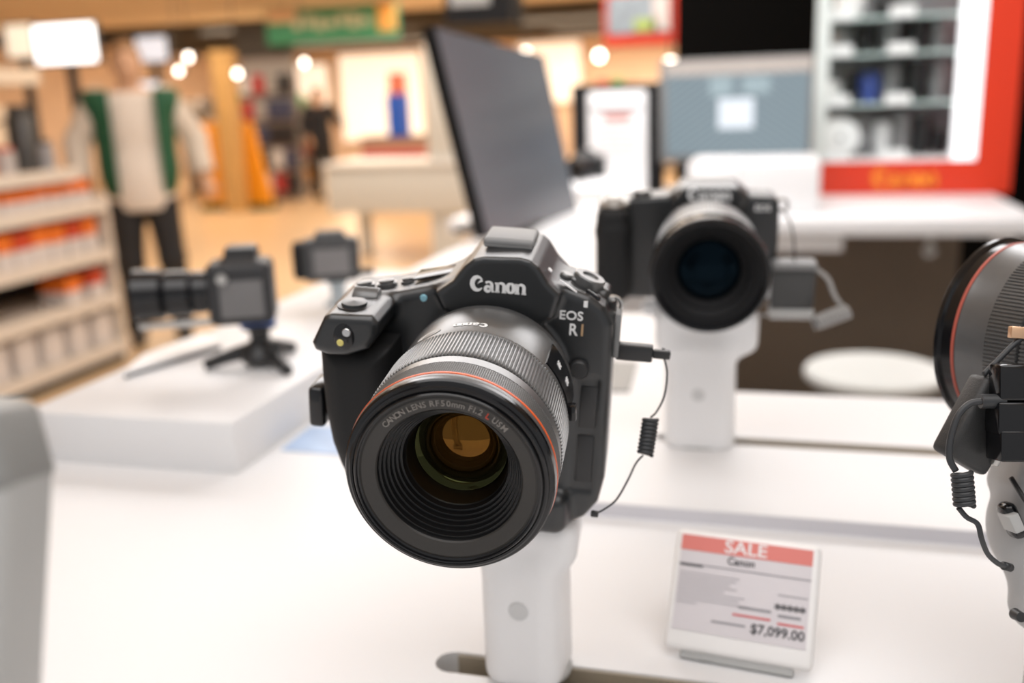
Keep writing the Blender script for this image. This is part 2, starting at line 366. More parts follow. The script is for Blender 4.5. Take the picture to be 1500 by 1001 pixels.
def f_body(P):
    d = sd_extr(P, OUT, -2, 40, 5)
    hump = sd_extr(P, HUMP, -9, 46, 2.2)
    d = smin(d, hump, 4)
    d = smin(d, sd_extr(P, HEADP, -36.5, 6, 4), 4)
    d = smin(d, sd_cyly(P, 0, 0, 38.5, -7, 5, 2), 3)
    d = smin(d, sd_rbox(P, (0, -4, -76), (44, 8, 12), 7), 6)
    d = smin(d, sd_rbox(P, (50, 22, 41), (7, 9, 5), 4), 3)
    d = smax(d, -sd_rbox(P, (49, -4, -30), (7, 3.2, 34), 2.5), 2)          # recessed front panel beside the mount
    return d
body = mobj('body', xf(nets(f_body, (-100, -45, -96), (72, 54, 74), 1.0), s=mm), M_BODY, cm, 180)
def f_grip(P):
    return sd_extr(P, [(-86, 18), (-85.5, 0), (-84, -20), (-81, -38), (-77, -50), (-70, -66), (-60, -78), (-48, -82), (-46, -40), (-49, 18)], -30, 10, 12)
mobj('grip', xf(nets(f_grip, (-92, -34, -92), (-44, 14, 28), 1.0), s=mm), M_RUB, cm, 180)
mobj('logo', xf(upright(wordmark(.0282)), t=(.0021, -.0092, .0505)), M_PRINT, body, 0)
mobj('model_lettering', merge(xf(upright(text('EOS', .0066, sx=1.05)), t=(.0386, -.0023, .0359)), xf(upright(text('R', .0088, sx=.85)), t=(.0400, -.0023, .0284))), M_PRINT, body, 0)
mobj('model_lettering', xf(upright(text('1', .0088, sx=.85)), t=(.0446, -.0023, .0285)), mat('bronze_print', (.55, .36, .2), .4), body, 0)
mobj('status_lamp', xf(lathe([(.0001, .0008), (.0016, .0008), (.002, 0)], 20), t=(-.0371, -.0018, .0385)), mat('pale_blue_lamp', (.25, .5, .6), .3), body)
sh = mobj('hot_shoe_cover', merge(box((.0035, .0225, .0672), (.026, .026, .005), .002, 3), box((.0035, .0125, .0658), (.0245, .006, .0022), .0008)), mat('shoe_cover_grey', (.24, .24, .24), .5, var=.05), cm)
lw = mobj('remote_window', xf(lathe([(.0001, .0009), (.0052, .0009), (.0066, .0001), (.0069, -.0015)], 28), np.diag([.85, 1, 1.1])@np.eye(3), (-.0685, -.0362, .0272)), M_GLOSS, cm)
mobj('sensor', xf(lathe([(.0001, .0004), (.0015, .0004), (.0018, 0)], 16), t=(-.0702, -.0372, .0242)), mat('yellow_sensor', (.75, .65, .2), .3), lw)
mobj('sensor', xf(lathe([(.0001, .0004), (.0019, .0004), (.0022, 0)], 16), t=(-.067, -.0372, .0297)), mat('silver_sensor', (.6, .6, .6), .2, .8), lw)
tilt = rot('X', 12)
mobj('shutter_button', xf(lathez([(.0085, -.001), (.0085, .0012), (.0065, .0014), (.0062, .0028), (.0001, .0034)], 32), rot('X', 2), (-.068, -.020, .0372)), M_BODY, cm)
mobj('command_dial', xf(merge(lathe([(.0001, .0065), (.0062, .0065), (.0066, .006), (.0066, -.006), (.0062, -.0065), (.0001, -.0065)], 40, lambda i, th: .0003*np.cos(20*th) if 1 < i < 4 else 0*th)), rot('Z', 90), (-.067, -.0015, .0345)), M_RIB, cm)
for x, y, z, r in ((-.0735, .016, .0375, .0042), (-.0615, .0165, .0395, .0042), (-.050, .0165, .0415, .003)):
    mobj('button', xf(lathez([(r*1.3, -.002), (r*1.3, .0002), (r, .0004), (r, .0016), (r*.7, .002), (.0001, .002)], 24), rot('Y', -9), (x, y, z-.0005)), M_BARREL, cm)
mobj('top_display', xf(box((0, 0, 0), (.026, .018, .0012), .0004), rot('Y', -13), (-.0335, .0205, .0462)), M_GLOSS, cm)
for x, z in ((.0335, .0518), (.0385, .0500)):
    mobj('button', xf(lathez([(.0034, -.002), (.0034, .001), (.0026, .0018), (.0001, .0018)], 20), rot('Y', 20), (x, .016, z-.001)), M_BARREL, cm)
mobj('mode_marks', merge(xf(box((0, 0, 0), (.0105, .0014, .0005)), rot('Y', 33), (.036, .0005, .0506)), xf(box((0, 0, 0), (.0022, .0035, .0005)), rot('Y', 40), (.0262, .004, .0572)), xf(box((0, 0, 0), (.002, .0006, .0032)), None, (.0455, -.0024, .0428))), M_PRINT, cm, 0)
pd = mobj('mode_dial', xf(lathez([(.0085, -.004), (.0085, .0035), (.0078, .0042), (.0045, .0042), (.004, .003), (.0001, .003)], 48), rot('Y', 20), (.0445, .0185, .0475)), M_BARREL, cm)
mobj('dial_slot', xf(box((0, 0, 0), (.0085, .0035, .0025), .0008), rot('Y', 30), (.0485, .005, .0455)), M_GLOSS, cm)
mobj('strap_lug', merge(tube(np.c_[.0585+.0045*np.cos(np.linspace(0, 6.28, 20)), np.full(20, .016), .0375+.0045*np.sin(np.linspace(0, 6.28, 20))], .0012, 8, 1), box((.0575, .016, .041), (.004, .005, .003), .001)), M_STEEL, cm)
mobj('side_bracket', merge(xf(bx(-.0045, .0045, -.011, .011, -.0115, .0115, .0025, 3), t=(-.0925, -.002, -.0245)), bx(-.090, -.074, -.006, .006, -.031, -.018, .001)), M_GLOSS, cm)
mobj('cable_bracket', bx(.0605, .0635, .006, .019, .012, .036, .0008), M_MGREY, cm)
mobj('port_cover', merge(bx(.046, .055, -.0018, .0002, -.058, -.030, .001), bx(.046, .055, -.0018, .0002, -.026, -.002, .001)), M_DARKPL, body)
mobj('lens_release_button', xf(lathe([(.0001, .0035), (.0042, .0035), (.005, .0025), (.005, 0)], 24), t=(.0445, -.002, .008)), M_DARKPL, body)
# lens
lb = mobj('lens_barrel', xf(merge(
    lathe([(34, 4), (36.5, 8), (37, 12), (41.5, 15), (43, 17.5), (43.4, 24), (43.6, 24.2), (43.6, 55), (43.2, 56.2), (42.2, 57), (42.2, 59.5)], 160),
    lathe([(42.4, 87), (43.2, 87.6), (44.3, 88.4), (44.3, 94.6), (43.6, 95)], 160)), s=mm), M_BARREL, cm, 35)
NR = 168
def ribs(i, th): return (0 if i in (0, 9) else 1)*.45*np.clip(2.0*np.cos(NR*th)+.5, -1, 1)
mobj('focus_ring', xf(lathe([(42.4, 58), (44.2, 58.6), (44.5, 59.4), (44.5, 66), (44.5, 72), (44.5, 78), (44.5, 82), (44.5, 86.2), (44.2, 87), (42.4, 87.4)], NR*6, ribs), s=mm), M_RIB, lb, 50)
nd, ns = 150, 28
prof = [(43.0, 94.8)]+[(44.45, 95.2+11.2*i/ns) for i in range(ns+1)]+[(43, 106.8)]
def diamonds(i, th):
    if i in (0, len(prof)-1): return 0*th
    v = (i-1)*math.pi/2
    return .30*np.maximum(np.cos(nd*th/2+v/2)**2*np.cos(nd*th/2-v/2)**2*2-1, -.9)
mobj('control_ring', xf(lathe(prof, nd*4, diamonds), s=mm), M_RIB, lb, 180)
mobj('red_ring', xf(lathe([(43.5, 106.4), (44.85, 106.6), (44.95, 107.2), (44.85, 107.9), (43.5, 108)], 160), s=mm), M_RED, lb)
mobj('front_collar', xf(lathe([(43.5, 107.8), (44.6, 108), (44.7, 109), (44.4, 110.6)], 160), s=mm), M_BARREL, lb, 30)
mobj('front_rim', xf(lathe([(44.4, 110.6), (44.3, 112.6), (43.6, 113.6), (42.2, 113.9), (42.0, 115.2), (41.3, 115.7), (40.4, 115.6), (40.2, 114.6), (39.6, 114.5), (39.5, 116.4), (39.1, 116.8), (38.5, 116.6), (38.3, 115.2), (37.6, 115.0)], 160), s=mm), M_GLOSS, lb, 30)
mobj('name_ring', xf(lathe([(37.7, 114.9), (36.6, 115.2), (32.6, 114.0), (31.2, 113.4), (30.7, 112.6)], 160), s=mm), M_NAME, lb, 30)
pr = [(30.8, 112.7)]; r_, a_ = 30.6, 112.4
for i in range(6): pr += [(r_, a_), (r_-.15, a_-1.9), (r_-.9, a_-2.0), (r_-.95, a_-1.55), (r_-1.2, a_-1.6)]; r_ -= 1.25; a_ -= 2.3
pr += [(r_, a_), (r_-.6, a_-2.5), (22.6, 96.6), (22.2, 96)]
mobj('stepped_baffle', xf(lathe(pr, 140), s=mm), mat('baffle_black', (.005, .005, .0055), .4, var=.05), lb, 30)
mobj('inner_tube', xf(lathe([(22.6, 96.5), (22.2, 92), (21.4, 88), (21.2, 70), (20, 65), (.01, 64)], 90), s=mm), mat('inner_tube_black', (.012, .009, .006), .3), lb, 30)
mobj('front_element', xf(dome(22.3, 96.2, 2.8, 90, 10), s=mm), M_GLASS, lb, 180)
mobj('middle_element', xf(lathe([(20.6, 87), (19, 86.2), (17, 84.6), (15.6, 82.5), (15.2, 80)], 80), s=mm), M_COAT2, lb, 180)
mobj('rear_element', xf(dome(15.4, 79.5, 4.2, 80, 14), s=mm), M_COAT, lb, 180)
def ring_text(s, R, a, size, centre, span, skip=None, only=None):
    gs = []; wts = [(.45 if c in ' 1.I' else 1.25 if c in 'mM' else 1.) for c in s]; tot = sum(wts); acc = 0
    for c, w_ in zip(s, wts):
        ang = centre+span/2-span*(acc+w_/2)/tot; acc += w_
        if c == ' ': continue
        if skip and c in skip and s[max(0, s.index(' L ')):].find(c) == 1 and abs(acc-sum(wts[:s.index(' L ')+2])) < .01:
            if only is None: continue
        elif only: continue
        v, f = upright(text(c, size, .00008)); t = math.radians(ang)
        gs.append(xf((v, f), rot('Y', -(ang-90)), (R*math.cos(t), -a, R*math.sin(t))))
    return merge(*gs)
LT = 'CANON LENS RF50mm F1.2 L USM'
mobj('lettering', ring_text(LT, .0343, .1149, .0036, 94, 95, 'L'), M_PRINTG, lb, 0)
mobj('lettering', ring_text(LT, .0343, .1149, .0036, 94, 95, 'L', True), M_PRINTR, lb, 0)
def wrap(g, R, ang0, a0):  # text plane -> outside of barrel, reading from the front-top
    v, f = g; t = np.radians(ang0)-v[:, 0]/R; r = R+v[:, 2]
    return np.stack([r*np.cos(t), -(a0-v[:, 1]), r*np.sin(t)], -1), f
def flip(g): v = g[0].copy(); v[:, 0] *= -1; v[:, 1] *= -1; return v, g[1]
mobj('barrel_logo', wrap(flip(wordmark(.0165)), .0437, 96, .047), M_PRINT, lb, 0)
mobj('barrel_badge', wrap((lambda g: (g[0]*np.array([1, .55, 1]), g[1]))(prism([tuple(p) for p in arc(0, 0, .0065, .0065, 0, 345, 24)], 0, .0002)), .0437, 123, .048), M_GREY, lb, 0)
def plate(w_, h_, t0, t1, n=14):
    return merge(*[bx(-w_+2*w_*i/n, -w_+2*w_*(i+1)/n, -h_, h_, t0, t1) for i in range(n)])
mobj('switch_plate', wrap(plate(.0145, .012, -.001, .0007), .0437, 24, .040), M_GLOSS, lb, 0)
mobj('switch_marks', wrap(merge(xf(text('AF', .0042), rot('Z', 90), (-.004, .0, 0)), xf(text('MF', .0042), rot('Z', 90), (.005, 0, 0))), .0446, 28, .040), M_PRINT, lb, 0)
mobj('focus_switch', xf(box((.0455, 0, 0), (.004, .006, .008), .0012), rot('Y', -6), (0, -.048, 0)), M_GLOSS, lb)
# stand
S1 = np.array([-.1345, .4975, 0])
st = thing('camera_stand', 'white round-cornered post stand carrying the large grip camera', 'camera stand', (S1[0], S1[1], ZA))
def f_col(P): return smin(sd_rbox(P, (0, 0, 38), (24, 24, 46), 15), sd_rbox(P, (1, 2, 92), (31, 25, 17), 11, R1), 9)
hst = nets(lambda P: np.maximum(f_col(P), -P[2]), (-46, -40, -3), (46, 42, 116), 1.5)
def undercam(P): return hst
mobj('column', xf(hst, s=mm), M_WHITE2, st, 180)
mobj('lock_button', xf(lathe([(.0001, .0012), (.0052, .0012), (.006, 0), (.0062, -.002)], 28), t=(.001, -.0238, .050)), mat('button_pale', (.66, .66, .66), .4), st)
mobj('base_gasket', prism([tuple(p) for p in arc(0, 0, .0255, .0255, 0, 350, 36)], 0, .0015), M_GREY, st, 0)

# security lead of the main camera
pl = [T1+R1@np.array(p)*mm for p in ((63, 10, 15), (86, 8, 14), (94, 8, 13.5))]
sc = thing('security_cable', 'thin black coiled lead plugged into the large grip camera', 'cable', pl[0])
gp = merge(xf(box((.0085, 0, 0), (.019, .0065, .0085), .001), R1, pl[0]), xf(box((.0225, 0, 0), (.009, .004, .0045), .0008), R1, pl[0]))
mobj('plug', gp, M_DARKPL, sc, 40, False)
DC = .50
path = [pl[0]+R1@np.array([.027, 0, 0]), atd(970, 512, DC), atd(977, 545, DC), atd(973, 580, DC), atd(962, 603, DC), atd(953, 612, DC)]
mobj('lead', tube(path, .00055, 8), M_CABLE, sc, 180, False)
mobj('coil', helix(atd(953, 614, DC), atd(945, 666, DC), .0034, 9, .0011), M_CABLE, sc, 180, False)
mobj('lead', tube([atd(942, 667, DC), atd(931, 680, DC), atd(920, 703, DC*.99), atd(903, 732, DC*.985), atd(884, 747, DC*.98), atd(871, 753, DC*.98)], .00055, 8), M_CABLE, sc, 180, False)
mobj('end_plug', xf(box((0, 0, 0), (.004, .003, .003), .0008), R1, atd(871, 753, DC*.98)), M_DARKPL, sc, 40, False)

# ------------------------------------------------------------------ price tag
TGX = np.array([.0861, -.0102, .0]); TGX /= np.linalg.norm(TGX); TGZ = np.array([.0032, .0395, .0603]); TGZ -= (TGZ@TGX)*TGX; TGZ /= np.linalg.norm(TGZ)
RT = np.stack([TGX, np.cross(TGZ, TGX), TGZ], 1); base = np.array([-.0148, .5214, 1.0921])
pt = thing('price_tag', 'white framed electronic price tag with a red SALE banner', 'price tag', base, RT)
W, Hh = .0867, .072
mobj('frame', merge(bx(-W/2, W/2, -.004, .006, 0, Hh, .0035, 3)), mat('warm_white_plastic', (.92, .90, .885), .4, var=.015), pt)
mobj('foot', merge(bx(-W*.38, W*.38, -.001, .007, -.0045, .003, .001), bx(-.012, .012, .004, .042, -.027, -.0235, .001) if False else xf(bx(-.02, .02, 0, .045, -.002, .001, .0005), np.linalg.inv(RT), (0, 0, -.002))), M_GREY, pt)
sx0, sx1, sz0, sz1 = -.0390, .0390, .0115, .0685
scn = mobj('screen', bx(sx0, sx1, -.0046, -.0038, sz0, sz1), mat('paper_grey_screen', (.70, .66, .68), .5, var=.03, vs=60), pt, 0)
mobj('banner', bx(sx0, sx1, -.0049, -.0045, sz1-0.0093, sz1), mat('faded_red_print', (.74, .22, .19), .5, var=.04), scn, 0)
M_INK = mat('black_ink', (.05, .05, .055), .6); M_INKG = mat('grey_ink', (.30, .29, .31), .6); M_INKR = mat('red_ink', (.65, .12, .12), .6)
tx = lambda s, size, x, z, al='CENTER', sx=1.: xf(upright(text(s, size, .0001, al, sx)), t=(x, -.005, z))
mobj('lettering', tx('SALE', .0105, 0, sz1-0.0048, sx=1.15), M_PRINT, scn, 0)
mobj('lettering', tx('Canon', .0062, -.002, sz1-0.0129), M_INK, scn, 0)
mobj('rule', bx(sx0, sx1, -.0049, -.0045, sz1-0.0180, sz1-0.0173), M_INKG, scn, 0)
gl = []
for i in range(9):
    L_ = (.036, .034, .031, .035, .028, .040, .037, .043, .012)[i]; gl.append(bx(sx0+.001, sx0+.001+L_, -.0049, -.0045, sz1-0.0233-i*.0022, sz1-0.0226-i*.0022))
gl.append(bx(sx1-.018, sx1-.001, -.0049, -.0045, sz1-0.0289, sz1-0.0280))
mobj('small_print', merge(*gl), mat('pale_ink', (.43, .41, .43), .6), scn, 0)
mobj('heading_line', bx(sx0+.0005, sx0+.0145, -.00495, -.0045, sz1-0.0189, sz1-0.0176), M_INK, scn, 0)
mobj('lettering', merge(tx('*****', .0085, sx1-.0105, sz1-0.0369)), M_INK, scn, 0)
mobj('small_print', merge(bx(sx1-.040, sx1-.021, -.0049, -.0045, sz1-0.0396, sz1-0.0381), bx(sx1-.017, sx1-.004, -.0049, -.0045, sz1-0.0411, sz1-0.0395)), M_INKG, scn, 0)
mobj('red_line', merge(bx(sx1-.043, sx1-.021, -.0049, -.0045, sz1-0.0441, sz1-0.0429), bx(sx1-.017, sx1-.002, -.0049, -.0045, sz1-0.0454, sz1-0.0442)), M_INKR, scn, 0)
mobj('lettering', tx('$7,099.00', .0078, sx1-.0165, sz1-0.0501), M_INK, scn, 0)
mobj('small_print', bx(sx1-.055, sx1-.035, -.0049, -.0045, sz1-0.0500, sz1-0.0488), M_INKG, scn, 0)

# ------------------------------------------------------------------ second camera on the raised tier
T2 = np.array([-.0581, .84, 1.2931]); R2 = axes((-.1104, .9868, .1188), math.radians(-1.2))
c2 = thing('mirrorless_camera', 'compact black mirrorless camera with a wide zoom lens behind the price tag', 'camera', T2, R2)
O2 = [(-93, 20), (-91, 32), (-84, 36.5), (-58, 36), (-32, 38), (-26, 43), (-19, 46), (24, 46), (30, 43), (36, 38), (56, 37), (61, 32), (62, 0), (61, -48), (56, -54), (-86, -54), (-92, -46), (-92, 0)]
def f_b2(P):
    d = sd_extr(P, O2, 0, 34, 4)
    d = smin(d, sd_extr(P, [(-27, 36), (-20, 46.5), (25, 46.5), (33, 36), (26, 28), (-20, 28)], -7, 40, 3), 4)
    return smin(d, sd_cyly(P, 0, 0, 36, -5, 4, 1.5), 2)
b2 = mobj('body', xf(nets(f_b2, (-100, -12, -60), (70, 46, 54), 1.6), s=mm), M_BODY, c2, 180)
mobj('grip', xf(nets(lambda P: smin(sd_rbox(P, (-77, -8, -16), (15.5, 16, 36), 11), sd_rbox(P, (-78, -6, 18), (14, 16, 14), 9), 6), (-98, -30, -58), (-56, 14, 38), 1.6), s=mm), M_RUB, c2, 180)
mobj('logo', xf(upright(wordmark(.036)), t=(.0022, -.0073, .0405)), M_PRINT, b2, 0)
mobj('model_lettering', xf(upright(text('EOS', .0075)), t=(.047, -.0004, .028)), M_PRINT, b2, 0)
mobj('shutter_button', xf(lathez([(.0125, -.004), (.0125, .0015), (.0085, .002), (.0078, .0045), (.0001, .005)], 32), rot('X', 14), (-.077, -.004, .034)), M_STEEL, c2)
mobj('command_dial', xf(lathez([(.008, -.003), (.008, .004), (.007, .005), (.0001, .005)], 32), None, (-.054, .014, .036)), M_BARREL, c2)
mobj('strap_lug', tube(np.c_[.064+.005*np.cos(np.linspace(0, 6.28, 16)), np.full(16, .012), .028+.005*np.sin(np.linspace(0, 6.28, 16))], .0014, 8, 1), M_STEEL, c2)
l2 = mobj('lens_barrel', xf(merge(lathe([(33, 3), (36, 6), (37, 14), (39.5, 17), (40, 32), (40.5, 33)], 96), lathe([(41, 70), (43, 71), (43.6, 76)], 96)), s=mm), mat('silver_grey_barrel', (.10, .10, .10), .35), c2, 35)
mobj('zoom_ring', xf(lathe([(39, 33), (41.5, 33.5), (41.8, 50), (42, 69), (40, 70)], 480, lambda i, th: (.5*np.clip(2*np.cos(80*th), -1, 1) if 0 < i < 4 else 0*th)), s=mm), M_RIB, l2, 50)
mobj('silver_ring', xf(lathe([(43.4, 76), (44.2, 76.4), (44.2, 79), (43.4, 79.6)], 96), s=mm), M_STEEL, l2)
mobj('front_rim', xf(lathe([(43.4, 79), (44.6, 81), (45.6, 100), (45.4, 104), (44.4, 105.4), (42.6, 105), (42, 102), (41.5, 104), (40.6, 103.6), (39.8, 99)], 96), s=mm), M_GLOSS, l2, 30)
mobj('baffle', xf(lathe([(40, 99.2), (36, 98), (34.5, 99), (33.5, 98), (30, 93), (29, 94), (27.5, 92), (24, 86)], 96), s=mm), M_MATB, l2, 30)
mobj('front_element', xf(dome(24.5, 86, 7, 60, 10), s=mm), M_COATB, l2, 180)
# its stand
b2p = onz(1022, 657, ZB); S2 = np.array([b2p[0], .8755, ZB])
s2 = thing('camera_stand', 'white tapering post stand under the compact camera on the raised tier', 'camera stand', S2)
def f_s2(P):
    d = sd_rbox(P, (0, 0, 45), (31.5, 28, 60), 15)
    d = smin(d, sd_rbox(P, (4, 2, 110), (46, 26, 22), 13, R2), 14)
    d = smin(d, sd_rbox(P, (-44, -2, 128), (9, 12, 8), 5), 6)
    return np.maximum(d, -P[2])
mobj('column', xf(nets(f_s2, (-62, -36, -3), (74, 38, 138), 2.2), s=mm), M_WHITE2, s2, 180)
mobj('lock_button', xf(lathe([(.0001, .001), (.005, .001), (.006, 0), (.006, -.002)], 24), t=(0, -.0278, .052)), mat('button_pale', (.66, .66, .66), .4), s2)
mobj('base_gasket', prism([tuple(p) for p in arc(0, 0, .033, .030, 0, 350, 36)], 0, .0015), M_GREY, s2, 0)
# its alarm sensor
sb = atd(1160, 420, .83); al = thing('alarm_sensor', 'dark grey alarm box with a coiled grey lead beside the compact camera', 'alarm sensor', sb)
mobj('housing', xf(box((0, 0, 0), (.036, .020, .036), .003), R2, sb), mat('sensor_dark_grey', (.055, .055, .055), .5), al, 40, False)
mobj('lid', xf(box((0, -.001, .0205), (.037, .022, .006), .002), R2, sb), M_MGREY, al, 40, False)
mobj('base_plate', xf(box((0, -.001, -.022), (.037, .022, .009), .002), R2, sb), M_GREY, al, 40, False)
mobj('mount_arm', xf(box((-.026, .004, -.0), (.020, .010, .022), .002), R2, sb), M_WHITE2, al, 40, False)
D2 = .815
mobj('lead', tube([atd(1172, 388, D2), atd(1190, 392, D2), atd(1212, 408, D2), atd(1222, 432, D2), atd(1232, 447, D2)], .0020, 8), M_GREYCAB, al, 180, False)
mobj('coil', helix(atd(1242, 456, D2), atd(1194, 474, D2), .0052, 9, .0016), M_GREYCAB, al, 180, False)
mobj('lead', tube([atd(1194, 470, D2), atd(1170, 462, D2), atd(1135, 462, D2), atd(1110, 462, D2)], .0011, 8), M_GREYCAB, al, 180, False)
mobj('lead', tube([atd(1134, 304, .82), atd(1150, 312, .82), atd(1160, 335, .82), atd(1164, 375, .82), atd(1160, 398, .825)], .0008, 8), M_CABLE, al, 180, False)

# ------------------------------------------------------------------ third camera, facing away at the right
c3 = atd(1468, 488, .535); axv = .80*CF+.52*(-.86*CR+.30*CU); axv /= np.linalg.norm(axv)
R3 = axes(-axv)
cam3 = thing('mirrorless_camera', 'camera seen from behind with a thick grey red-ringed zoom lens', 'camera', c3, R3)
l3 = mobj('lens_barrel', xf(merge(lathe([(50.5, -8), (49.8, -12), (49.3, -24)], 120), lathe([(49, -62), (48, -66), (46, -84), (44, -90), (40, -125), (36, -132)], 120)), s=mm), M_BARREL, cam3, 35)
def rib3(n): return lambda i, th: (.45*np.clip(2*np.cos(n*th), -1, 1) if 0 < i < 3 else 0*th)
mobj('zoom_ring', xf(lathe([(48, -24), (50, -24.5), (49.6, -41.5), (47.8, -42)], 960, rib3(160)), s=mm), M_RIB, l3, 50)
mobj('focus_ring', xf(lathe([(47.8, -43), (49.8, -43.5), (49, -61.5), (46.6, -62)], 960, rib3(160)), s=mm), M_RIB, l3, 50)
mobj('red_ring', xf(lathe([(50.2, -5.6), (50.75, -5.9), (50.75, -7.0), (50.2, -7.4)], 120), s=mm), mat('muted_red_ring', (.45, .10, .07), .4), l3)
mobj('front_rim', xf(lathe([(50.4, -6), (50.6, 0), (52.4, 1), (52.6, 3), (51.5, 4), (49.5, 3.5), (48, 0), (46, -4)], 120), s=mm), M_GLOSS, l3, 30)
mobj('baffle', xf(lathe([(46.2, -4), (44, -6), (38, -14), (36, -16)], 80), s=mm), M_MATB, l3, 30)
mobj('front_element', xf(dome(36.5, -16, 7, 60, 10), s=mm), M_COATB, l3, 180)
mobj('body', xf(nets(lambda P: smin(smin(sd_rbox(P, (-4, 150, -8), (68, 19, 44), 8), sd_rbox(P, (0, 152, 40), (24, 24, 18), 8), 8), sd_rbox(P, (-56, 134, -14), (15, 18, 38), 11), 6), (-80, 108, -58), (72, 182, 66), 2.), s=mm), M_BODY, cam3, 180)
mobj('rear_screen', xf(bx(-40, 26, 168.5, 171, -42, 18, .8), s=mm), M_GLOSS, cam3)
mobj('eyecup', xf(bx(-17, 17, 172, 182, 36, 56, 4, 3), s=mm), M_RUB, cam3)
# sensor pod and stand of the third camera
DP = .455
RBX = np.stack([CR, -(-CF), CU], 1)
RB0 = np.stack([CR, CF, CU], 1)
pod = thing('alarm_sensor', 'black diamond-set alarm pod with plugs and thick black coil below grey zoom lens', 'alarm sensor', atd(1430, 620, DP))
rp = RB0@rot('Y', 28)@rot('Z', 20)
pc = atd(1433, 622, DP)
mobj('housing', xf(box((0, 0, 0), (.0275, .013, .041), .003, 3), rp, pc), mat('pod_black_weave', (.03, .03, .03), .5, var=.2, vs=500, bump=.4, bs=1500, bd=.0004), pod, 40, False)
mobj('edge_trim', xf(box((.0125, -.0035, .006), (.004, .010, .040), .001), rp, pc), M_STEEL, pod, 40, False)
mobj('connector_block', merge(xf(box((0, 0, 0), (.030, .014, .015), .0015), RB0, atd(1500, 612, DP*.97)), xf(box((0, 0, 0), (.026, .012, .017), .002), RB0, atd(1497, 560, DP*.97)), xf(box((0, 0, 0), (.032, .015, .014), .001), RB0, atd(1506, 652, DP*.97))), M_GLOSS, pod, 40, False)
mobj('plug', tube([atd(1436, 588, DP*.965), atd(1470, 588, DP*.965)], .0033, 16, 1), M_CABLE, pod, 40, False)
D3 = .435
mobj('lead', tube([atd(1438, 588, D3), atd(1420, 592, D3), atd(1403, 610, D3), atd(1392, 645, D3), atd(1391, 672, D3), atd(1400, 690, D3)], .0015, 10), M_CABLE, pod, 180, False)
mobj('coil', helix(atd(1409, 693, D3), atd(1413, 742, D3), .0037, 7, .00125, 10, 22), M_CABLE, pod, 180, False)
mobj('lead', tube([atd(1404, 744, D3), atd(1416, 758, D3), atd(1432, 768, D3), atd(1438, 790, D3), atd(1447, 812, D3*1.01), atd(1462, 826, D3*1.02), atd(1473, 830, D3*1.03)], .0012, 10), M_CABLE, pod, 180, False)
mobj('end_plug', tube([atd(1470, 829, D3*1.03), atd(1480, 832, D3*1.035)], .002, 12, 1), M_DARKPL, pod, 180, False)
mobj('lead', tube([atd(1441, 549, D3*1.03), atd(1460, 530, D3*1.03), atd(1485, 505, D3*1.03), atd(1505, 490, D3*1.03)], .0013, 10), M_CABLE, pod, 180, False)
mobj('gold_contact', xf(box((0, 0, 0), (.011, .004, .0055), .0006), RB0@rot('Y', 5), atd(1496, 488, D3*1.03)), mat('brass_contact', (.75, .48, .30), .35, .7), pod, 40, False)
S3c = atd(1590, 800, .475); 
s3 = thing('camera_stand', 'pale grey bulbous stand with dark clip slots at table right', 'camera stand', (S3c[0], S3c[1], ZA))
o3 = np.array([S3c[0], S3c[1], ZA])
def loc3(x, y, d): return (atd(x, y, d)-o3)*1000
q1, q2, q3 = loc3(1546, 770, .475), loc3(1530, 690, .475), loc3(1590, 880, .475)
def f_s3(P):
    d = sd_ell(P, q1, (31, 28, 34)); d = smin(d, sd_rbox(P, q2, (19, 18, 17), 6, RB0@rot('Y', 20)), 6)
    d = smin(d, sd_cap(P, q1, loc3(1522, 885, .475), 16, 14), 8)
    d = smin(d, sd_cap(P, q3, (q3[0], q3[1], -5), 22, 24), 8); return np.maximum(d, -P[2])
mobj('column', xf(nets(f_s3, (-60, -60, -3), (60, 60, 190), 2.), s=mm), mat('stand_pale_grey', (.40, .40, .40), .4, var=.03), s3, 180)
rs = RB0@rot('Y', -24)
mobj('clip_slot', xf(box((0, 0, 0), (.0070, .010, .018), .003, 3), rs, atd(1482, 762, .4585)), M_GLOSS, s3, 40, False)
mobj('clip_tab', xf(box((0, 0, 0), (.0052, .012, .009), .001), rs, atd(1481, 764, .4558)), M_GREY, s3, 40, False)
mobj('seam', xf(tube([atd(1481, 700, .456), atd(1496, 724, .4505), atd(1512, 748, .4475)], .0012, 6), None), M_DARKPL, s3, 180, False)
mobj('screw', xf(lathe([(.0001, .002), (.0024, .002), (.0028, -.004)], 16), RB0, atd(1493, 903, .452)), M_DARKPL, s3, 40, False)

# ------------------------------------------------------------------ things on the table at the left
ri = mobj('display_riser', bx(-.705, -.477, .745, 1.52, ZA, ZA+.050, .0015), M_WHITE); tag(ri, 'low white rectangular riser block on the table under the video camera', 'riser')
# leaning panel, near left
DN = .235
lp = atd(-60, 2250, DN); ln = thing('tablet_stand', 'light grey leaning tablet stand standing on the white table edge', 'tablet stand', (lp[0], lp[1], ZA))
RL = RB0
pts = [atd(x, y, DN) for x, y in ((-190, 2190), (-30, 2190), (50, 690), (22, 592), (-200, 560))]
l2d = [((p-pts[0])@CR, (p-pts[0])@CU) for p in pts]
gpan = prism(l2d, -.012, .012); gv = gpan[0]; gpan = (pts[0]+np.outer(gv[:, 0], CR)+np.outer(gv[:, 1], CU)+np.outer(gv[:, 2], CF), gpan[1])
mobj('panel', bev(gpan, .003), M_GREY, ln, 40, False)
pt5 = [atd(x, y, DN) for x, y in ((-198, 715), (50, 715), (51, 690), (23, 590), (-201, 558))]
gcap = prism([((p-pts[0])@CR, (p-pts[0])@CU) for p in pt5], -.0125, .0125); gv = gcap[0]
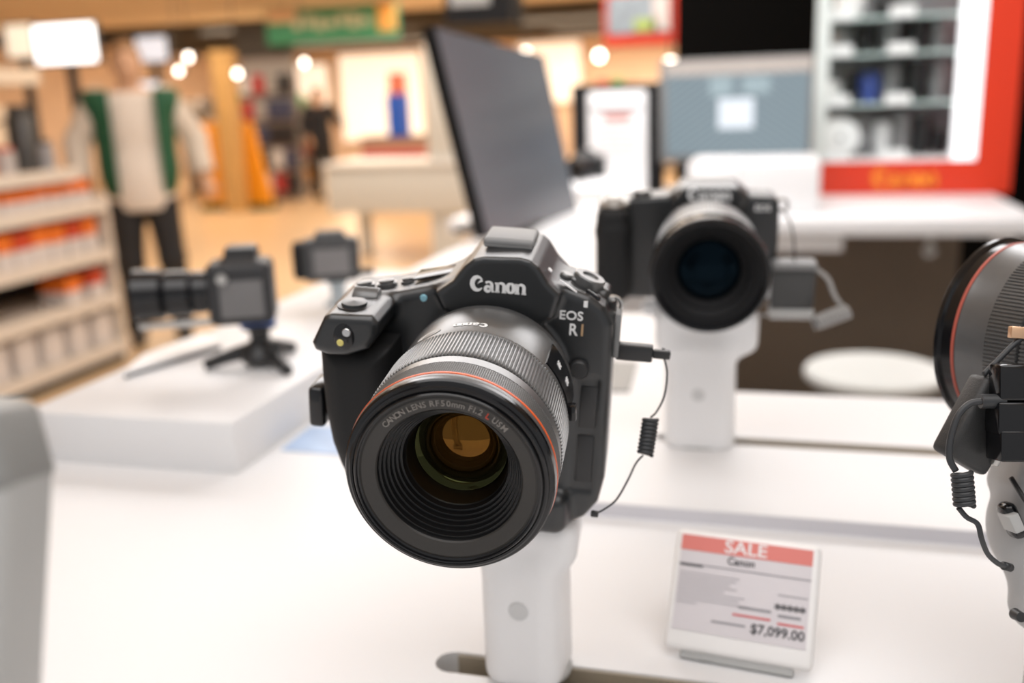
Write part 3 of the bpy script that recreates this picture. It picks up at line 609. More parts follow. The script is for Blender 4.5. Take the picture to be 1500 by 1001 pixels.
mobj('cap', bev((pts[0]+np.outer(gv[:, 0], CR)+np.outer(gv[:, 1], CU)+np.outer(gv[:, 2], CF), gcap[1]), .003), mat('cap_grey', (.27, .27, .26), .45), ln, 40, False)
pf = np.array([pts[0], pts[1]]).mean(0)
mobj('foot', bx(pts[0][0]-.01, pts[1][0]+.01, pf[1]-.03, pf[1]+.03, ZA, max(ZA+.006, pf[2]+.01), .002), M_GREY, ln, 40, False)
cd = onz(415, 662, ZA); 
lf = thing('leaflet', 'blue and white printed leaflet lying flat beside the camera grip', 'leaflet', (cd[0], cd[1], ZA))
a0, a1, a2, a3 = [onz(x, y, ZA)[:2] for x, y in ((412, 660), (500, 668), (505, 628), (455, 626))]
mobj('sheet', xf(prism([tuple(a0), tuple(a1), tuple(a2), tuple(a3)], 0, .0012), t=(0, 0, ZA)), mat('leaflet_blue', (.42, .55, .80), .35, var=.35, vs=40), lf, 0, False)
gq = [onz(x, y, ZB)[:2] for x, y in ((894, 575), (922, 575), (934, 532), (894, 530))]
gc = thing('foot_plate', 'flat grey metal foot plate behind the large grip camera', 'plate', (gq[0][0], gq[0][1], ZB))
mobj('plate', xf(prism([tuple(q) for q in gq], 0, .002), t=(0, 0, ZB)), mat('plate_grey', (.27, .27, .26), .4), gc, 0, False)
# large monitor on the rear arm
mc = [np.array(p) for p in ()]
PB = onz(713, 352, ZA+.012); sc_ = PB[1]/1.0
dep = (PB-CC)@CF
k4 = np.array([.937, 1.218, 1.28, 1.0])*dep
MP = [CC+ray(*p)*d for p, d in zip(((635, 38), (797, 82), (850, 322), (713, 348)), k4)]
wx = MP[2]-MP[3]; wx /= np.linalg.norm(wx); hz = MP[0]-MP[3]; hz = hz-(hz@wx)*wx; hz /= np.linalg.norm(hz); nn = np.cross(wx, hz)
RM = np.stack([wx, -nn, hz], 1); mw, mh = np.linalg.norm(MP[2]-MP[3]), np.linalg.norm(MP[0]-MP[3])
c_ = sum(MP)/4
mn = thing('monitor', 'large dark switched-off monitor standing side-on on the table arm', 'monitor', (c_[0], c_[1], ZA))
def quadslab(P, t0, t1):
    v = [p+nn*t for t in (t0, t1) for p in P]; return np.array(v), [(0, 1, 2, 3), (7, 6, 5, 4), (0, 4, 5, 1), (1, 5, 6, 2), (2, 6, 7, 3), (3, 7, 4, 0)]
ctr = sum(MP)/4
mobj('housing', quadslab(MP, -.03, 0), M_MATB, mn, 0, False)
mobj('screen', quadslab([ctr+(p-ctr)*np.array([.985]*3) for p in MP], 0, .0012), mat('dark_monitor_glass', (.10, .105, .118), .2, spec=.6, var=.05), mn, 0, False)
mobj('neck', bx(c_[0]-.08, c_[0]-.04, c_[1]-.04, c_[1]+.04, ZA+.01, c_[2], .004), M_DARKPL, mn, 40, False)
mobj('foot', bx(c_[0]-.15, c_[0]+.05, c_[1]-.12, c_[1]+.12, ZA, ZA+.012, .004), M_DARKPL, mn, 40, False)
# video camera on small tripod
ZR = ZA+.05
tp = onz(385, 535, ZR)
tr3 = thing('table_tripod', 'small black three-legged table tripod on the white riser', 'tripod', (tp[0], tp[1], ZR))
for a in (-35, 85, 205):
    e = (math.cos(math.radians(a))*.062, math.sin(math.radians(a))*.062)
    mobj('leg', tube([(0, 0, .020), (e[0]*.5, e[1]*.5, .014), (e[0], e[1], .005)], [.011, .008, .006], 12), M_DARKPL, tr3, 180)
mobj('hub', xf(lathez([(.0001, .006), (.021, .008), (.025, .018), (.020, .034), (.011, .042), (.011, .058), (.019, .062), (.019, .068), (.0001, .068)], 24), np.diag([1, 1, .7])), M_DARKPL, tr3)
mobj('knob', tube([(.012, -.01, .024), (.032, -.026, .028)], .007, 12, 1), M_DARKPL, tr3)
VX = CR*1; 
vc0 = np.array([tp[0], tp[1], ZR+.049])
vr = np.array(Matrix.Rotation(math.radians(24), 3, 'Z'))
vid = thing('video_camera', 'black cinema camera with long lens on the small table tripod', 'video camera', vc0, vr*.62)
mobj('body', nets(lambda P: smin(sd_rbox(P, (-.022, 0, .060), (.056, .045, .055), .014), sd_rbox(P, (-.02, 0, .112), (.03, .03, .014), .01), .012), (-.09, -.06, -.005), (.05, .06, .14), .003), mat('video_camera_grey', (.025, .025, .027), .45), vid, 180)
mobj('side_panel', bx(-.055, .018, -.0475, -.044, .02, .085, .003), mat('side_panel_grey', (.16, .155, .155), .5), vid)
mobj('lens', xf(lathe([(.02, 0), (.036, .004), (.038, .03), (.035, .034), (.040, .038), (.041, .075), (.036, .080), (.044, .085), (.046, .13), (.043, .13), (.038, .115), (.0001, .105)], 40), rot('Z', -90)@np.eye(3), (-.072, 0, .062)), M_GLOSS, vid)
mobj('viewfinder', bx(-.045, .012, -.026, .026, .115, .140, .008), M_DARKPL, vid)
mobj('knob', xf(lathe([(.0001, .008), (.009, .008), (.010, 0)], 20), t=(-.048, -.046, .090)), M_STEEL, vid)
mobj('rod', tube([(-.20, -.012, .010), (-.04, -.012, .010)], .007, 10, 1), M_STEEL, vid)
mobj('quick_release_plate', bx(-.03, .03, -.022, .022, -.002, .006, .001), mat('blue_plate', (.12, .22, .6), .4), vid)
# smaller camera further back
sp = onz(490, 437, ZA+.0); sp = np.array([-.60, sp[1]*.80, ZA])
sp = onz(497, 446, ZR)
ss = thing('camera_stand', 'slim grey post stand carrying the small camera at the back of the riser', 'camera stand', (sp[0], sp[1], ZR))
mobj('column', lathez([(.0001, 0), (.020, 0), (.020, .004), (.011, .008), (.010, .026), (.014, .030), (.014, .034), (.0001, .034)], 24), mat('blue_grey_post', (.45, .50, .53), .4), ss)
sq = thing('small_camera', 'small grey-black camera seen from behind on a slim post', 'camera', (sp[0]-.006, sp[1], ZR+.034), np.array(Matrix.Rotation(math.radians(25), 3, 'Z'))*.70)
mobj('body', nets(lambda P: smin(sd_rbox(P, (0, 0, .046), (.056, .026, .044), .010), sd_rbox(P, (0, 0, .092), (.03, .022, .012), .007), .008), (-.07, -.04, -.005), (.07, .04, .115), .0028), mat('small_camera_grey', (.06, .06, .062), .45), sq, 180)
mobj('rear_screen', bx(-.036, .036, -.029, -.025, .018, .07, .001), mat('rear_screen_grey', (.22, .21, .21), .4), sq)
mobj('lens', xf(lathe([(.02, 0), (.030, .003), (.030, .05), (.026, .05), (.0001, .042)], 32), rot('Z', 180), (-.012, .024, .045)), M_GLOSS, sq)
mobj('side_grip', nets(lambda P: sd_rbox(P, (-.062, .006, .046), (.016, .026, .038), .011), (-.09, -.03, 0), (-.04, .04, .095), .003), M_RUB, sq, 180)
mobj('cable_clip', bx(.054, .084, -.006, .012, .008, .022, .003), M_DARKPL, sq)
fl = [onz(x, y, ZR)[:2] for x, y in ((180, 556), (325, 511), (300, 496), (205, 528))]; fl[3][0] = max(fl[3][0], -.702)
tbk = thing('tablet', 'thin pale tablet with a dark underside on the white riser', 'tablet', (fl[0][0], fl[0][1], ZR))
mobj('slab', xf(prism([tuple(q) for q in fl], .004, .008), t=(0, 0, ZR)), M_WHITE2, tbk, 0, False)
cq = sum(fl)/4
mobj('underside', xf(prism([tuple(cq+(q-cq)*.97) for q in fl], 0, .004), t=(0, 0, ZR)), M_MATB, tbk, 0, False)

# ------------------------------------------------------------------ stool and far counter, right
ZS = .70; so = onz(1281, 541, ZS); rad = np.linalg.norm(onz(1384, 541, ZS)-onz(1178, 541, ZS))/2
sl = thing('bar_stool', 'round white-topped bar stool on the brown floor tiles', 'stool', (so[0], so[1], .008))
zs = ZS-.008
mobj('seat', lathez([(.0001, zs-.03), (rad*.94, zs-.03), (rad, zs-.02), (rad, zs-.006), (rad*.97, zs), (.0001, zs)], 64), mat('stool_white', (.60, .60, .57), .3), sl)
mobj('post', lathez([(.03, .02), (.03, .35), (.022, .36), (.022, zs-.03)], 24), M_STEEL, sl)
mobj('base', lathez([(.0001, 0), (.20, 0), (.20, .008), (.06, .02), (.0001, .03)], 48), M_STEEL, sl)
ZC = .95
fy = 3.62; cxr = onz(1447, 279, ZC)[0]; cxl = -1.25
ct = thing('counter', 'long white service counter in front of the red cabinet', 'counter', (0, fy, 0))
mobj('worktop', bx(cxl, cxr, fy, 4.9, ZC-.062, ZC, .004), M_WHITE, ct, 40, False)
mobj('drawer_box', bx(ony(1128, 350, fy)[0], ony(1236, 350, fy)[0], fy+.02, fy+.5, ZC-.12, ZC-.062, .006), M_WHITE, ct, 40, False)
mobj('back_panel', bx(cxl+.05, cxr-.1, 4.5, 4.55, .008, ZC-.062), M_CARPET, ct, 0, False)
for x in (cxl+.1, cxr-.1): mobj('leg', bx(x-.03, x+.03, fy+.06, fy+.12, .008, ZC-.062), M_WHITE, ct, 0, False)
xl_, xr_ = ony(820, 380, 3.1)[0], ony(975, 380, 3.1)[0]
pedz = ony(850, 300, 3.1)[2]
hk = ony(1366, 350, fy)
ho = thing('cable_hook', 'grey round cable grommet hanging under the counter edge', 'hook', (hk[0], fy+.05, ZC-.062))
mobj('stem', tube([(0, 0, 0), (0, 0, -.045)], .012, 12, 1), M_GREY, ho); mobj('ring', xf(lathe([(.022, .008), (.022, -.008), (.008, -.008), (.008, .008)], 24, closed=True), t=(0, 0, -.058)), M_GREY, ho)
def pxbox(x0, y0, x1, y1, Y, th, bev=0.):
    a = ony((x0+x1)/2, y0, Y); b = ony((x0+x1)/2, y1, Y); l = ony(x0, (y0+y1)/2, Y); r = ony(x1, (y0+y1)/2, Y)
    return bx(l[0], r[0], Y, Y+th, b[2], a[2], bev)
def pxthing(name, label, cat, x0, y0, x1, y1, Y, th, m, bev=0., group=None, floor=False):
    g = pxbox(x0, y0, x1, y1, Y, th, bev)
    if floor: g[0][:, 2] = np.where(g[0][:, 2] < g[0][:, 2].mean(), floor if floor is not True else 0, g[0][:, 2])
    o = mobj(name, g, m); tag(o, label, cat, group); return o
# white box on the counter
wb = thing('white_case', 'white rounded plinth box on the service counter below the wide screen', 'plinth', (ony(1105, 262, 3.75)[0], 3.75, ZC))
xa, xb = ony(1006, 262, 3.75)[0], ony(1202, 262, 3.75)[0]
mobj('body', bx(xa, xb, 3.75, 4.15, ZC, ony(1105, 236, 3.75)[2], .02, 3), M_WHITE, wb, 40, False)
mobj('raised_pad', bx(xa+.02, xa+.18, 3.74, 3.9, ZC+.03, ony(1105, 232, 3.75)[2], .01), M_WHITE2, wb, 40, False)
# wide monitor
Ym = 4.16
wm = thing('wide_screen', 'wide lit screen showing a grey-blue winged pattern around a white square', 'screen', (ony(1080, 230, Ym)[0], Ym, ZC))
mobj('housing', pxbox(966, 84, 1190, 236, Ym, .05, .006), M_MGREY, wm, 40, False)
mobj('top_bezel', pxbox(974, 87, 1190, 108, Ym-.012, .012), mat('screen_bezel', (.42, .38, .35), .4), wm, 0, False)
ms = bpy.data.materials.new('winged_screen'); ms.use_nodes = True; nt = ms.node_tree; b = nt.nodes['Principled BSDF']
tc = nt.nodes.new('ShaderNodeTexCoord'); sep = nt.nodes.new('ShaderNodeSeparateXYZ'); nt.links.new(tc.outputs['Generated'], sep.inputs[0])
ab = nt.nodes.new('ShaderNodeMath'); ab.operation = 'SUBTRACT'; ab.inputs[1].default_value = .5; nt.links.new(sep.outputs['X'], ab.inputs[0])
ab2 = nt.nodes.new('ShaderNodeMath'); ab2.operation = 'ABSOLUTE'; nt.links.new(ab.outputs[0], ab2.inputs[0])
ad = nt.nodes.new('ShaderNodeMath'); ad.operation = 'MULTIPLY_ADD'; ad.inputs[1].default_value = 1.2; nt.links.new(ab2.outputs[0], ad.inputs[0]); nt.links.new(sep.outputs['Z'], ad.inputs[2])
sn = nt.nodes.new('ShaderNodeMath'); sn.operation = 'MULTIPLY'; sn.inputs[1].default_value = 70; nt.links.new(ad.outputs[0], sn.inputs[0])
s2_ = nt.nodes.new('ShaderNodeMath'); s2_.operation = 'SINE'; nt.links.new(sn.outputs[0], s2_.inputs[0])
rmp = nt.nodes.new('ShaderNodeMapRange'); rmp.inputs[1].default_value = -1; rmp.inputs[2].default_value = 1; nt.links.new(s2_.outputs[0], rmp.inputs[0])
mx = nt.nodes.new('ShaderNodeMix'); mx.data_type = 'RGBA'; mx.inputs[6].default_value = (.15, .21, .25, 1); mx.inputs[7].default_value = (.28, .36, .40, 1)
nt.links.new(rmp.outputs[0], mx.inputs[0]); b.inputs['Base Color'].default_value = (.02, .02, .02, 1); nt.links.new(mx.outputs[2], b.inputs['Emission Color']); b.inputs['Emission Strength'].default_value = 1.
scr = mobj('screen', pxbox(976, 108, 1184, 226, Ym-.006, .006), ms, wm, 0, False)
mobj('screen_square', pxbox(1052, 144, 1104, 188, Ym-.008, .002), mat('screen_white', (.40, .44, .48), .5, var=.01, emit=.9), scr, 0, False)
mobj('screen_wings', merge(pxbox(1040, 112, 1072, 140, Ym-.007, .001), pxbox(1088, 112, 1128, 136, Ym-.007, .001)), mat('screen_pale', (.17, .22, .24), .5, var=.1, emit=.9), scr, 0, False)
mobj('stand', bx(ony(1080, 230, Ym)[0]-.12, ony(1080, 230, Ym)[0]+.12, Ym+.02, Ym+.12, ZC, ony(1080, 225, Ym)[2]), M_DARKPL, wm, 0, False)
# sign board and dark partition
dpn = pxthing('partition', 'black partition panel standing behind the white notice board', 'panel', 838, 122, 972, 290, 4.35, .05, M_MATB, floor=ZC)
sg = thing('notice_board', 'white upright notice board with a grey heading and red line', 'sign', (ony(905, 262, 4.0)[0], 4.0, ZC))
gb = pxbox(861, 133, 947, 276, 4.0, .03, .012); gb[0][:, 2] = np.where(gb[0][:, 2] < gb[0][:, 2].mean(), gb[0][:, 2]-gb[0][:, 2].min()+ZC, gb[0][:, 2])
mobj('board', gb, M_WHITE2, sg, 40, False)
mobj('heading', pxbox(866, 156, 940, 163, 3.997, .003), M_INKG, sg, 0, False)
mobj('red_line', pxbox(884, 167, 924, 177, 3.997, .003), mat('notice_red', (.62, .25, .22), .5), sg, 0, False)
mobj('text_lines', merge(*[pxbox(872, 184+i*9, 936, 187+i*9, 3.997, .003) for i in range(6)]), mat('notice_pale', (.62, .58, .58), .5), sg, 0, False)
# white camera stand with small camera in front of the notice board
Yw = 3.3; wsx = ony(855, 330, Yw)
wp = thing('pedestal', 'white curved pedestal at the counter end behind the compact camera', 'pedestal', (wsx[0], Yw, .008))
zt = ony(850, 262, Yw)[2]
mobj('column', nets(lambda P: np.maximum(smin(sd_rbox(P, (0, 0, .5), (.13, .12, .62), .05), sd_rbox(P, (.06, .02, zt-.11), (.15, .11, .09), .05), .05), -P[2]), (-.2, -.2, -.02), (.3, .2, zt+.05), .012), M_WHITE2, wp, 180)
wc = thing('small_camera', 'small black camera on the white pedestal before the notice board', 'camera', tuple(ony(862, 262, Yw)-np.array([0, 0, .015])))
mobj('body', nets(lambda P: smin(sd_rbox(P, (0, 0, .055), (.06, .03, .04), .012), sd_rbox(P, (0, 0, .1), (.025, .02, .015), .01), .01), (-.08, -.05, 0), (.08, .05, .13), .005), M_BODY, wc, 180)
mobj('lens', xf(lathe([(.02, 0), (.034, .005), (.034, .06), (.028, .06), (.0001, .05)], 28), rot('Z', -30), (0, -.028, .05)), M_GLOSS, wc)
mobj('grip', bx(-.065, -.04, -.045, 0, .02, .09, .012), M_RUB, wc)
mobj('mount_post', bx(-.02, .02, -.02, .02, -.01, .02), M_WHITE2, wc)
# red cabinet
Yr = 4.42
M_REDP = mat('red_cabinet_paint', (.66, .035, .006), .3, var=.03, vs=3)
rc = thing('display_cabinet', 'red display cabinet with glass shelves and a white light strip', 'cabinet', (ony(1340, 282, Yr)[0], Yr, ZC))
X0, X1 = ony(1200, 258, Yr)[0], ony(1487, 200, Yr)[0]; Zb, Zo = ZC, ony(1320, 236, Yr)[2]; Zt = 2.55
xi0, xi1 = ony(1196, 150, Yr)[0], ony(1402, 120, Yr)[0]; xs1 = ony(1438, 120, Yr)[0]
mobj('base_panel', bx(X0-.02, X1, Yr, Yr+.42, Zb, Zo), M_REDP, rc, 0, False)
mobj('side_panel', bx(xs1, X1, Yr, Yr+.42, Zo, Zt), M_REDP, rc, 0, False)
mobj('top_panel', bx(X0-.02, X1, Yr, Yr+.42, Zt, Zt+.15), M_REDP, rc, 0, False)
mobj('back_panel', bx(xi0, xs1, Yr+.40, Yr+.42, Zo, Zt), mat('cabinet_back_grey', (.22, .23, .24), .4, var=.2, vs=6), rc, 0, False)
M_STRIP = mat('lit_white_strip', (.96, .97, 1), .4, var=.01, emit=1.0)
mobj('light_strip', bx(xi1, xs1, Yr-.01, Yr+.04, Zo, Zt, .004), M_STRIP, rc, 0, False)
mobj('corner_post', bx(xi0-.01, xi0+.045, Yr-.01, Yr+.04, Zo, Zt, .004), mat('pale_post', (.68, .74, .72), .3), rc, 0, False)
mobj('floor_shelf', bx(xi0, xs1, Yr+.0, Yr+.4, Zo, Zo+.012), M_WHITE2, rc, 0, False)
mobj('logo', xf(upright(wordmark(.26, .004)), t=(ony(1325, 262, Yr)[0], Yr-.001, (Zb+Zo)/2-.005)), mat('orange_logo', (.95, .30, .02), .4), rc, 0, False)
M_SHELF = mat('green_edge_glass', (.50, .60, .58), .08, spec=.8, var=.03)
zsh = [ony(1300, y, Yr)[2] for y in (150, 76, 22)]
for z in zsh: mobj('glass_shelf', bx(xi0+.02, xi1, Yr+.03, Yr+.4, z-.014, z), M_SHELF, rc, 0, False)
mobj('glass_door', bx(xi0+.04, xi1, Yr+.005, Yr+.009, Zo+.01, Zt), thin_glass('door_glass', (.97, .985, .98), .3), rc, 0, False)
def lens_item(x, y, z, r, h, m1, m2, label, group, tip=False):
    t = thing('camera_lens', label, 'lens', (x, y, z), group=group)
    if tip:
        mobj('barrel', xf(lathe([(.0001, 0), (r*.9, .0), (r, .01), (r, h), (r*.85, h)], 28), t=(0, h*.4, r)), m1, t); mobj('front_cap', xf(lathe([(r*.86, h), (r*.8, h+.004), (.0001, h+.006)], 28), t=(0, h*.4, r)), m2, t)
        mobj('centre_mark', xf(lathe([(r*.16, h+.004), (.0001, h+.010)], 12), t=(0, h*.4, r)), M_MATB, t)
    else:
        mobj('barrel', lathez([(.0001, 0), (r*.8, 0), (r*.85, h*.3), (r, h*.35), (r, h*.92), (r*.92, h)], 24), m1, t); mobj('front_cap', lathez([(r*.93, h*.99), (r*.9, h*1.03), (.0001, h*1.03)], 24), m2, t)
def sitx(px, z, Y): 
    lo, hi = -1, 2
    return ony(px, 150, Y)[0]
lens_item(ony(1229, 200, Yr+.14)[0], Yr+.16, Zo+.012, .085, .12, M_WHITE2, M_WHITE2, 'large white round lens lying on the lowest cabinet shelf', None, True)
its = [(1270, 0, .032, .16, 2), (1296, 0, .036, .14, 1), (1324, 0, .038, .17, 2), (1355, 0, .040, .17, 0), (1384, 0, .032, .11, 0),
       (1220, 1, .038, .09, 1), (1247, 1, .032, .14, 0), (1274, 1, .045, .12, 3), (1306, 1, .04, .15, 2), (1340, 1, .05, .17, 0), (1374, 1, .04, .15, 2),
       (1232, 2, .045, .10, 2), (1262, 2, .045, .12, 0), (1300, 2, .04, .15, 2), (1340, 2, .045, .14, 0), (1372, 2, .04, .13, 2), (1240, 3, .06, .1, 1), (1290, 3, .05, .1, 0)]
zl = [Zo+.012]+zsh
MM = {0: mat('case_black', (.012, .012, .013), .35), 1: M_WHITE2, 2: mat('case_grey', (.25, .245, .25), .4), 3: mat('case_blue', (.05, .09, .35), .4)}
LB = {0: 'black upright lens on a glass shelf of the red cabinet', 1: 'short white lens case standing inside the red cabinet', 2: 'grey upright lens on a glass shelf of the red cabinet', 3: 'dark blue upright lens on a cabinet glass shelf'}
LC = {}
for px, si, r, h, c in sorted(its, key=lambda q: -q[0]):
    LC[si] = LC.get(si, 0)+1
    lab = '%s, %s shelf of red cabinet, %s from the light strip' % ({0: 'black upright lens', 1: 'short white lens case', 2: 'grey upright lens', 3: 'dark blue upright lens'}[c], ['lowest', 'second', 'third', 'top'][si], ['first', 'second', 'third', 'fourth', 'fifth', 'sixth'][LC[si]-1])
    lens_item(ony(px, 120, Yr+.2)[0], Yr+.2, zl[si], r, h, MM[c], MM[2 if c == 0 else c], lab, {0: 'black lenses in the red cabinet', 1: 'white lens cases in the red cabinet', 2: 'grey lenses in the red cabinet'}.get(c))
for z in zsh+[Zo+.012]:
    for px in (1228, 1316):
        if RND.random() < .8: 
            x = ony(px, 120, Yr+.04)[0]
            tk = mobj('shelf_label', bx(x-.05, x+.05, Yr+.02, Yr+.028, z-.01, z+.035), M_WHITE2); tag(tk, 'small white shelf card at the front of a cabinet shelf', 'label', 'cards on the cabinet shelves')
# hanging things, upper middle
hb = thing('hanging_box', 'red-framed hanging sign box with blue and green pictures', 'hanging sign', (ony(935, 30, 9)[0], 9, ony(935, 68, 9)[2]))
xh0, xh1 = ony(884, 30, 9)[0], ony(990, 30, 9)[0]; zh0, zh1 = ony(935, 66, 9)[2], ony(935, -22, 9)[2]
mobj('frame', bx(xh0, xh1, 9, 9.3, zh0, zh1, .01), mat('hanging_red', (.62, .04, .02), .5), hb, 0, False)
mp_ = mobj('picture', bx(xh0+.04, xh1-.04, 8.985, 9, zh0+.10, zh1-.08), mat('picture_blue', (.25, .33, .45), .5, var=.6, vs=9), hb, 0, False)
mobj('picture_patch', bx(xh0+.28, xh0+.48, 8.975, 8.985, zh0+.12, zh0+.22), mat('picture_green', (.35, .5, .15), .5), mp_, 0, False)
mobj('picture_patch', bx(xh1-.2, xh1-.06, 8.975, 8.985, zh0+.12, zh1-.1), mat('picture_pale', (.6, .6, .68), .5), mp_, 0, False)
mobj('hanger', tube([((xh0+xh1)/2, 9.15, zh1), ((xh0+xh1)/2, 9.15, 2.8)], .01, 8, 1), M_DARKPL, hb, 0, False)
bs = thing('ceiling_sign', 'black hanging sign box with a pale panel above the dark monitor', 'hanging sign', (ony(697, 20, 5)[0], 5, ony(697, 34, 5)[2]))
mobj('box', pxbox(650, -60, 746, 34, 5, .25), M_MATB, bs, 0, False); mobj('panel', pxbox(658, -50, 716, 8, 4.99, .012), M_GREY, bs, 0, False)
xm = ony(697, 0, 5)[0]; mobj('hanger', tube([(xm, 5.12, ony(697, -60, 5)[2]), (xm, 5.12, 2.8)], .012, 8, 1), M_DARKPL, bs, 0, False)
gs_ = thing('hanging_banner', 'long green hanging banner with pale lettering and orange ends', 'banner', (ony(480, 35, 13)[0], 13, ony(480, 66, 13)[2]))
gx0, gx1 = ony(388, 35, 13)[0], ony(582, 35, 13)[0]; gz0, gz1 = ony(480, 62, 13)[2], ony(480, 8, 13)[2]
mobj('board', bx(gx0, gx1, 13, 13.12, gz0, gz1, .03), mat('banner_green', (.05, .30, .17), .5, var=.1), gs_, 40, False)
mobj('end_patch', bx(gx1-.28, gx1-.02, 12.985, 13, gz0+.12, gz1-.02), mat('banner_orange', (.85, .45, .12), .5, var=.2), gs_, 0, False)
mobj('end_patch', bx(gx0+.04, gx0+.5, 12.985, 13, gz0+.3, gz1-.02), mat('banner_peach', (.8, .55, .35), .5, var=.2), gs_, 0, False)
mobj('lettering_band', merge(*[bx(gx0+.45+i*.17, gx0+.57+i*.17, 12.98, 13, gz0+.20+.03*math.sin(i*2.1), gz0+.34+.04*math.sin(i*1.7)) for i in range(7)]), mat('banner_pale', (.62, .66, .48), .5), gs_, 0, False)
for x in (gx0+.3, gx1-.3): mobj('hanger', tube([(x, 13.06, gz1), (x, 13.06, 2.8)], .01, 8, 1), M_DARKPL, gs_, 0, False)

# ------------------------------------------------------------------ middle distance
M_WFR = mat('white_frame_paint', (.62, .64, .64), .4)
wf = thing('white_counter', 'pale grey service desk with a tall white post beside the monitor', 'desk', (ony(580, 300, 8)[0], 8, 0))
ax0, ax1 = ony(478, 270, 8)[0], ony(682, 270, 8)[0]; az0, az1 = ony(580, 312, 8)[2], ony(580, 243, 8)[2]
mobj('desk_front', bx(ax0, ax1, 8, 8.7, az0, az1, .01), M_WFR, wf, 40, False)
mobj('post', bx(ony(622, 150, 8)[0], ony(664, 150, 8)[0], 8.02, 8.25, az1, ony(640, 62, 8)[2], .01), M_WFR, wf, 40, False)
mobj('leg', bx(ony(630, 350, 8)[0], ony(668, 350, 8)[0], 8.05, 8.25, 0, az0), M_WFR, wf, 0, False)
mobj('leg', bx(ax0+.06, ax0+.16, 8.5, 8.6, 0, az0), M_WFR, wf, 0, False)
mobj('top_slab', bx(ax0-.02, ax1+.02, 7.97, 8.73, az1, az1+.03), M_WHITE, wf, 0, False)
M_TIM = mat('yellow_timber', (.55, .33, .12), .5, var=.15, vs=4); M_ORG = mat('orange_board', (.85, .33, .01), .5, var=.06)
wd = thing('timber_post', 'tall yellow timber post between two orange boards', 'post', (ony(330, 310, 11.8)[0], 11.8, 0))
mobj('shaft', bx(ony(320, 200, 11.8)[0], ony(344, 200, 11.8)[0], 11.8, 12.0, 0, 2.05), M_TIM, wd, 0, False); mobj('cap', bx(ony(320, 200, 11.8)[0]-.02, ony(344, 200, 11.8)[0]+.02, 11.78, 12.02, 2.05, 2.12), M_TIM, wd, 0, False)
for (x0, x1, yt, lab) in ((291, 318, 180, 'narrow orange display board behind the timber post, beside the person'), (347, 392, 178, 'wide orange display board on the far side of the timber post')):
    t = thing('orange_board', lab, 'display board', (ony((x0+x1)/2, 300, 12.1)[0], 12.1, 0))
    xa, xb, zt2 = ony(x0, 240, 12.1)[0], ony(x1, 240, 12.1)[0], ony((x0+x1)/2, yt, 12.1)[2]
    xm = xb if x0 < 300 else xa
    gpz = prism([(xa, .08), (xb, .08), (xb if x0 < 300 else xb-.22, zt2), (xa+.05 if x0 < 300 else xa, zt2)], 0, .1)
    v = gpz[0]; mobj('board', (np.stack([v[:, 0], 12.1+v[:, 2], v[:, 1]], -1), gpz[1]), M_ORG, t, 0, False)
    mobj('foot', bx(xa, xb, 12.05, 12.3, 0, .08), mat('dark_green_foot', (.02, .08, .03), .5), t, 0, False)
rk = thing('product_rack', 'tall grey product rack with dark hanging packs beside the orange boards', 'rack', (ony(400, 250, 13.2)[0], 13.2, 0))
rx0, rx1 = ony(350, 150, 13.2)[0], ony(428, 150, 13.2)[0]
mobj('back_board', bx(rx0, rx1, 13.35, 13.42, 0, 2.1), mat('rack_grey', (.36, .33, .32), .6), rk, 0, False)
mobj('header', bx(rx0, rx1, 13.25, 13.42, 2.1, 2.6), M_BEAM, rk, 0, False)
for i in range(5): mobj('hook_rail', bx(rx0, rx1, 13.3, 13.35, .4+i*.36, .43+i*.36), M_STEEL, rk, 0, False)
PAL = [('black', (.02, .02, .025)), ('grey', (.35, .34, .34)), ('silver', (.62, .62, .64)), ('navy', (.05, .06, .12)), ('red', (.45, .05, .05))]
for i in range(5):
    for j in range(4):
        n_, c = PAL[(i*3+j*2+(j > 2)) % 5] if j < 3 else PAL[(i % 2)*3]
        x = rx0+.12+(rx1-rx0-.24)*j/3
        o = mobj('blister_pack', bx(x-.09, x+.09, 13.2, 13.29, .12+i*.36, .40+i*.36, .01, 1), mat('pack_'+n_, c, .4)); tag(o, '%s blister pack, %s rail up of the product rack, %s from the orange boards' % (n_, ['lowest', 'second', 'third', 'fourth', 'fifth'][i], ['first', 'second', 'third', 'fourth'][j]), 'pack', n_+' packs on the product rack')
# far goods: blue box, black trolley
Yf = 12.6
blb = thing('blue_box', 'tall blue carton with a red top on the far shelf', 'carton', (ony(580, 200, Yf)[0], Yf, 0))
bz0, bz1 = ony(580, 200, Yf)[2], ony(580, 138, Yf)[2]; bxx0, bxx1 = ony(567, 170, Yf)[0], ony(593, 170, Yf)[0]
mobj('carton', bx(bxx0, bxx1, Yf, Yf+.2, bz0, bz1), mat('carton_blue', (.02, .10, .55), .4, var=.2, vs=8), blb, 0, False)
mobj('carton_top', bx(bxx0+.05, bxx1-.02, Yf, Yf+.2, bz1, bz1+.28), mat('carton_red', (.6, .16, .1), .5), blb, 0, False)
fsx0, fsx1 = ony(528, 200, Yf)[0], ony(622, 200, Yf)[0]
fs_ = thing('low_shelf', 'low reddish goods shelf behind the grey service desk', 'shelf', ((fsx0+fsx1)/2, Yf, 0))
mobj('body', bx(fsx0, fsx1, Yf, Yf+.5, 0, bz0-.02), mat('shelf_brown', (.42, .26, .2), .6, var=.2, vs=6), fs_, 0, False); mobj('top', bx(fsx0-.02, fsx1+.02, Yf-.02, Yf+.5, bz0-.02, bz0), M_BEAM, fs_, 0, False)
mobj('label_band', bx(fsx0, fsx1, Yf-.01, Yf, bz0-.3, bz0-.18), mat('label_red', (.5, .06, .08), .5), fs_, 0, False)
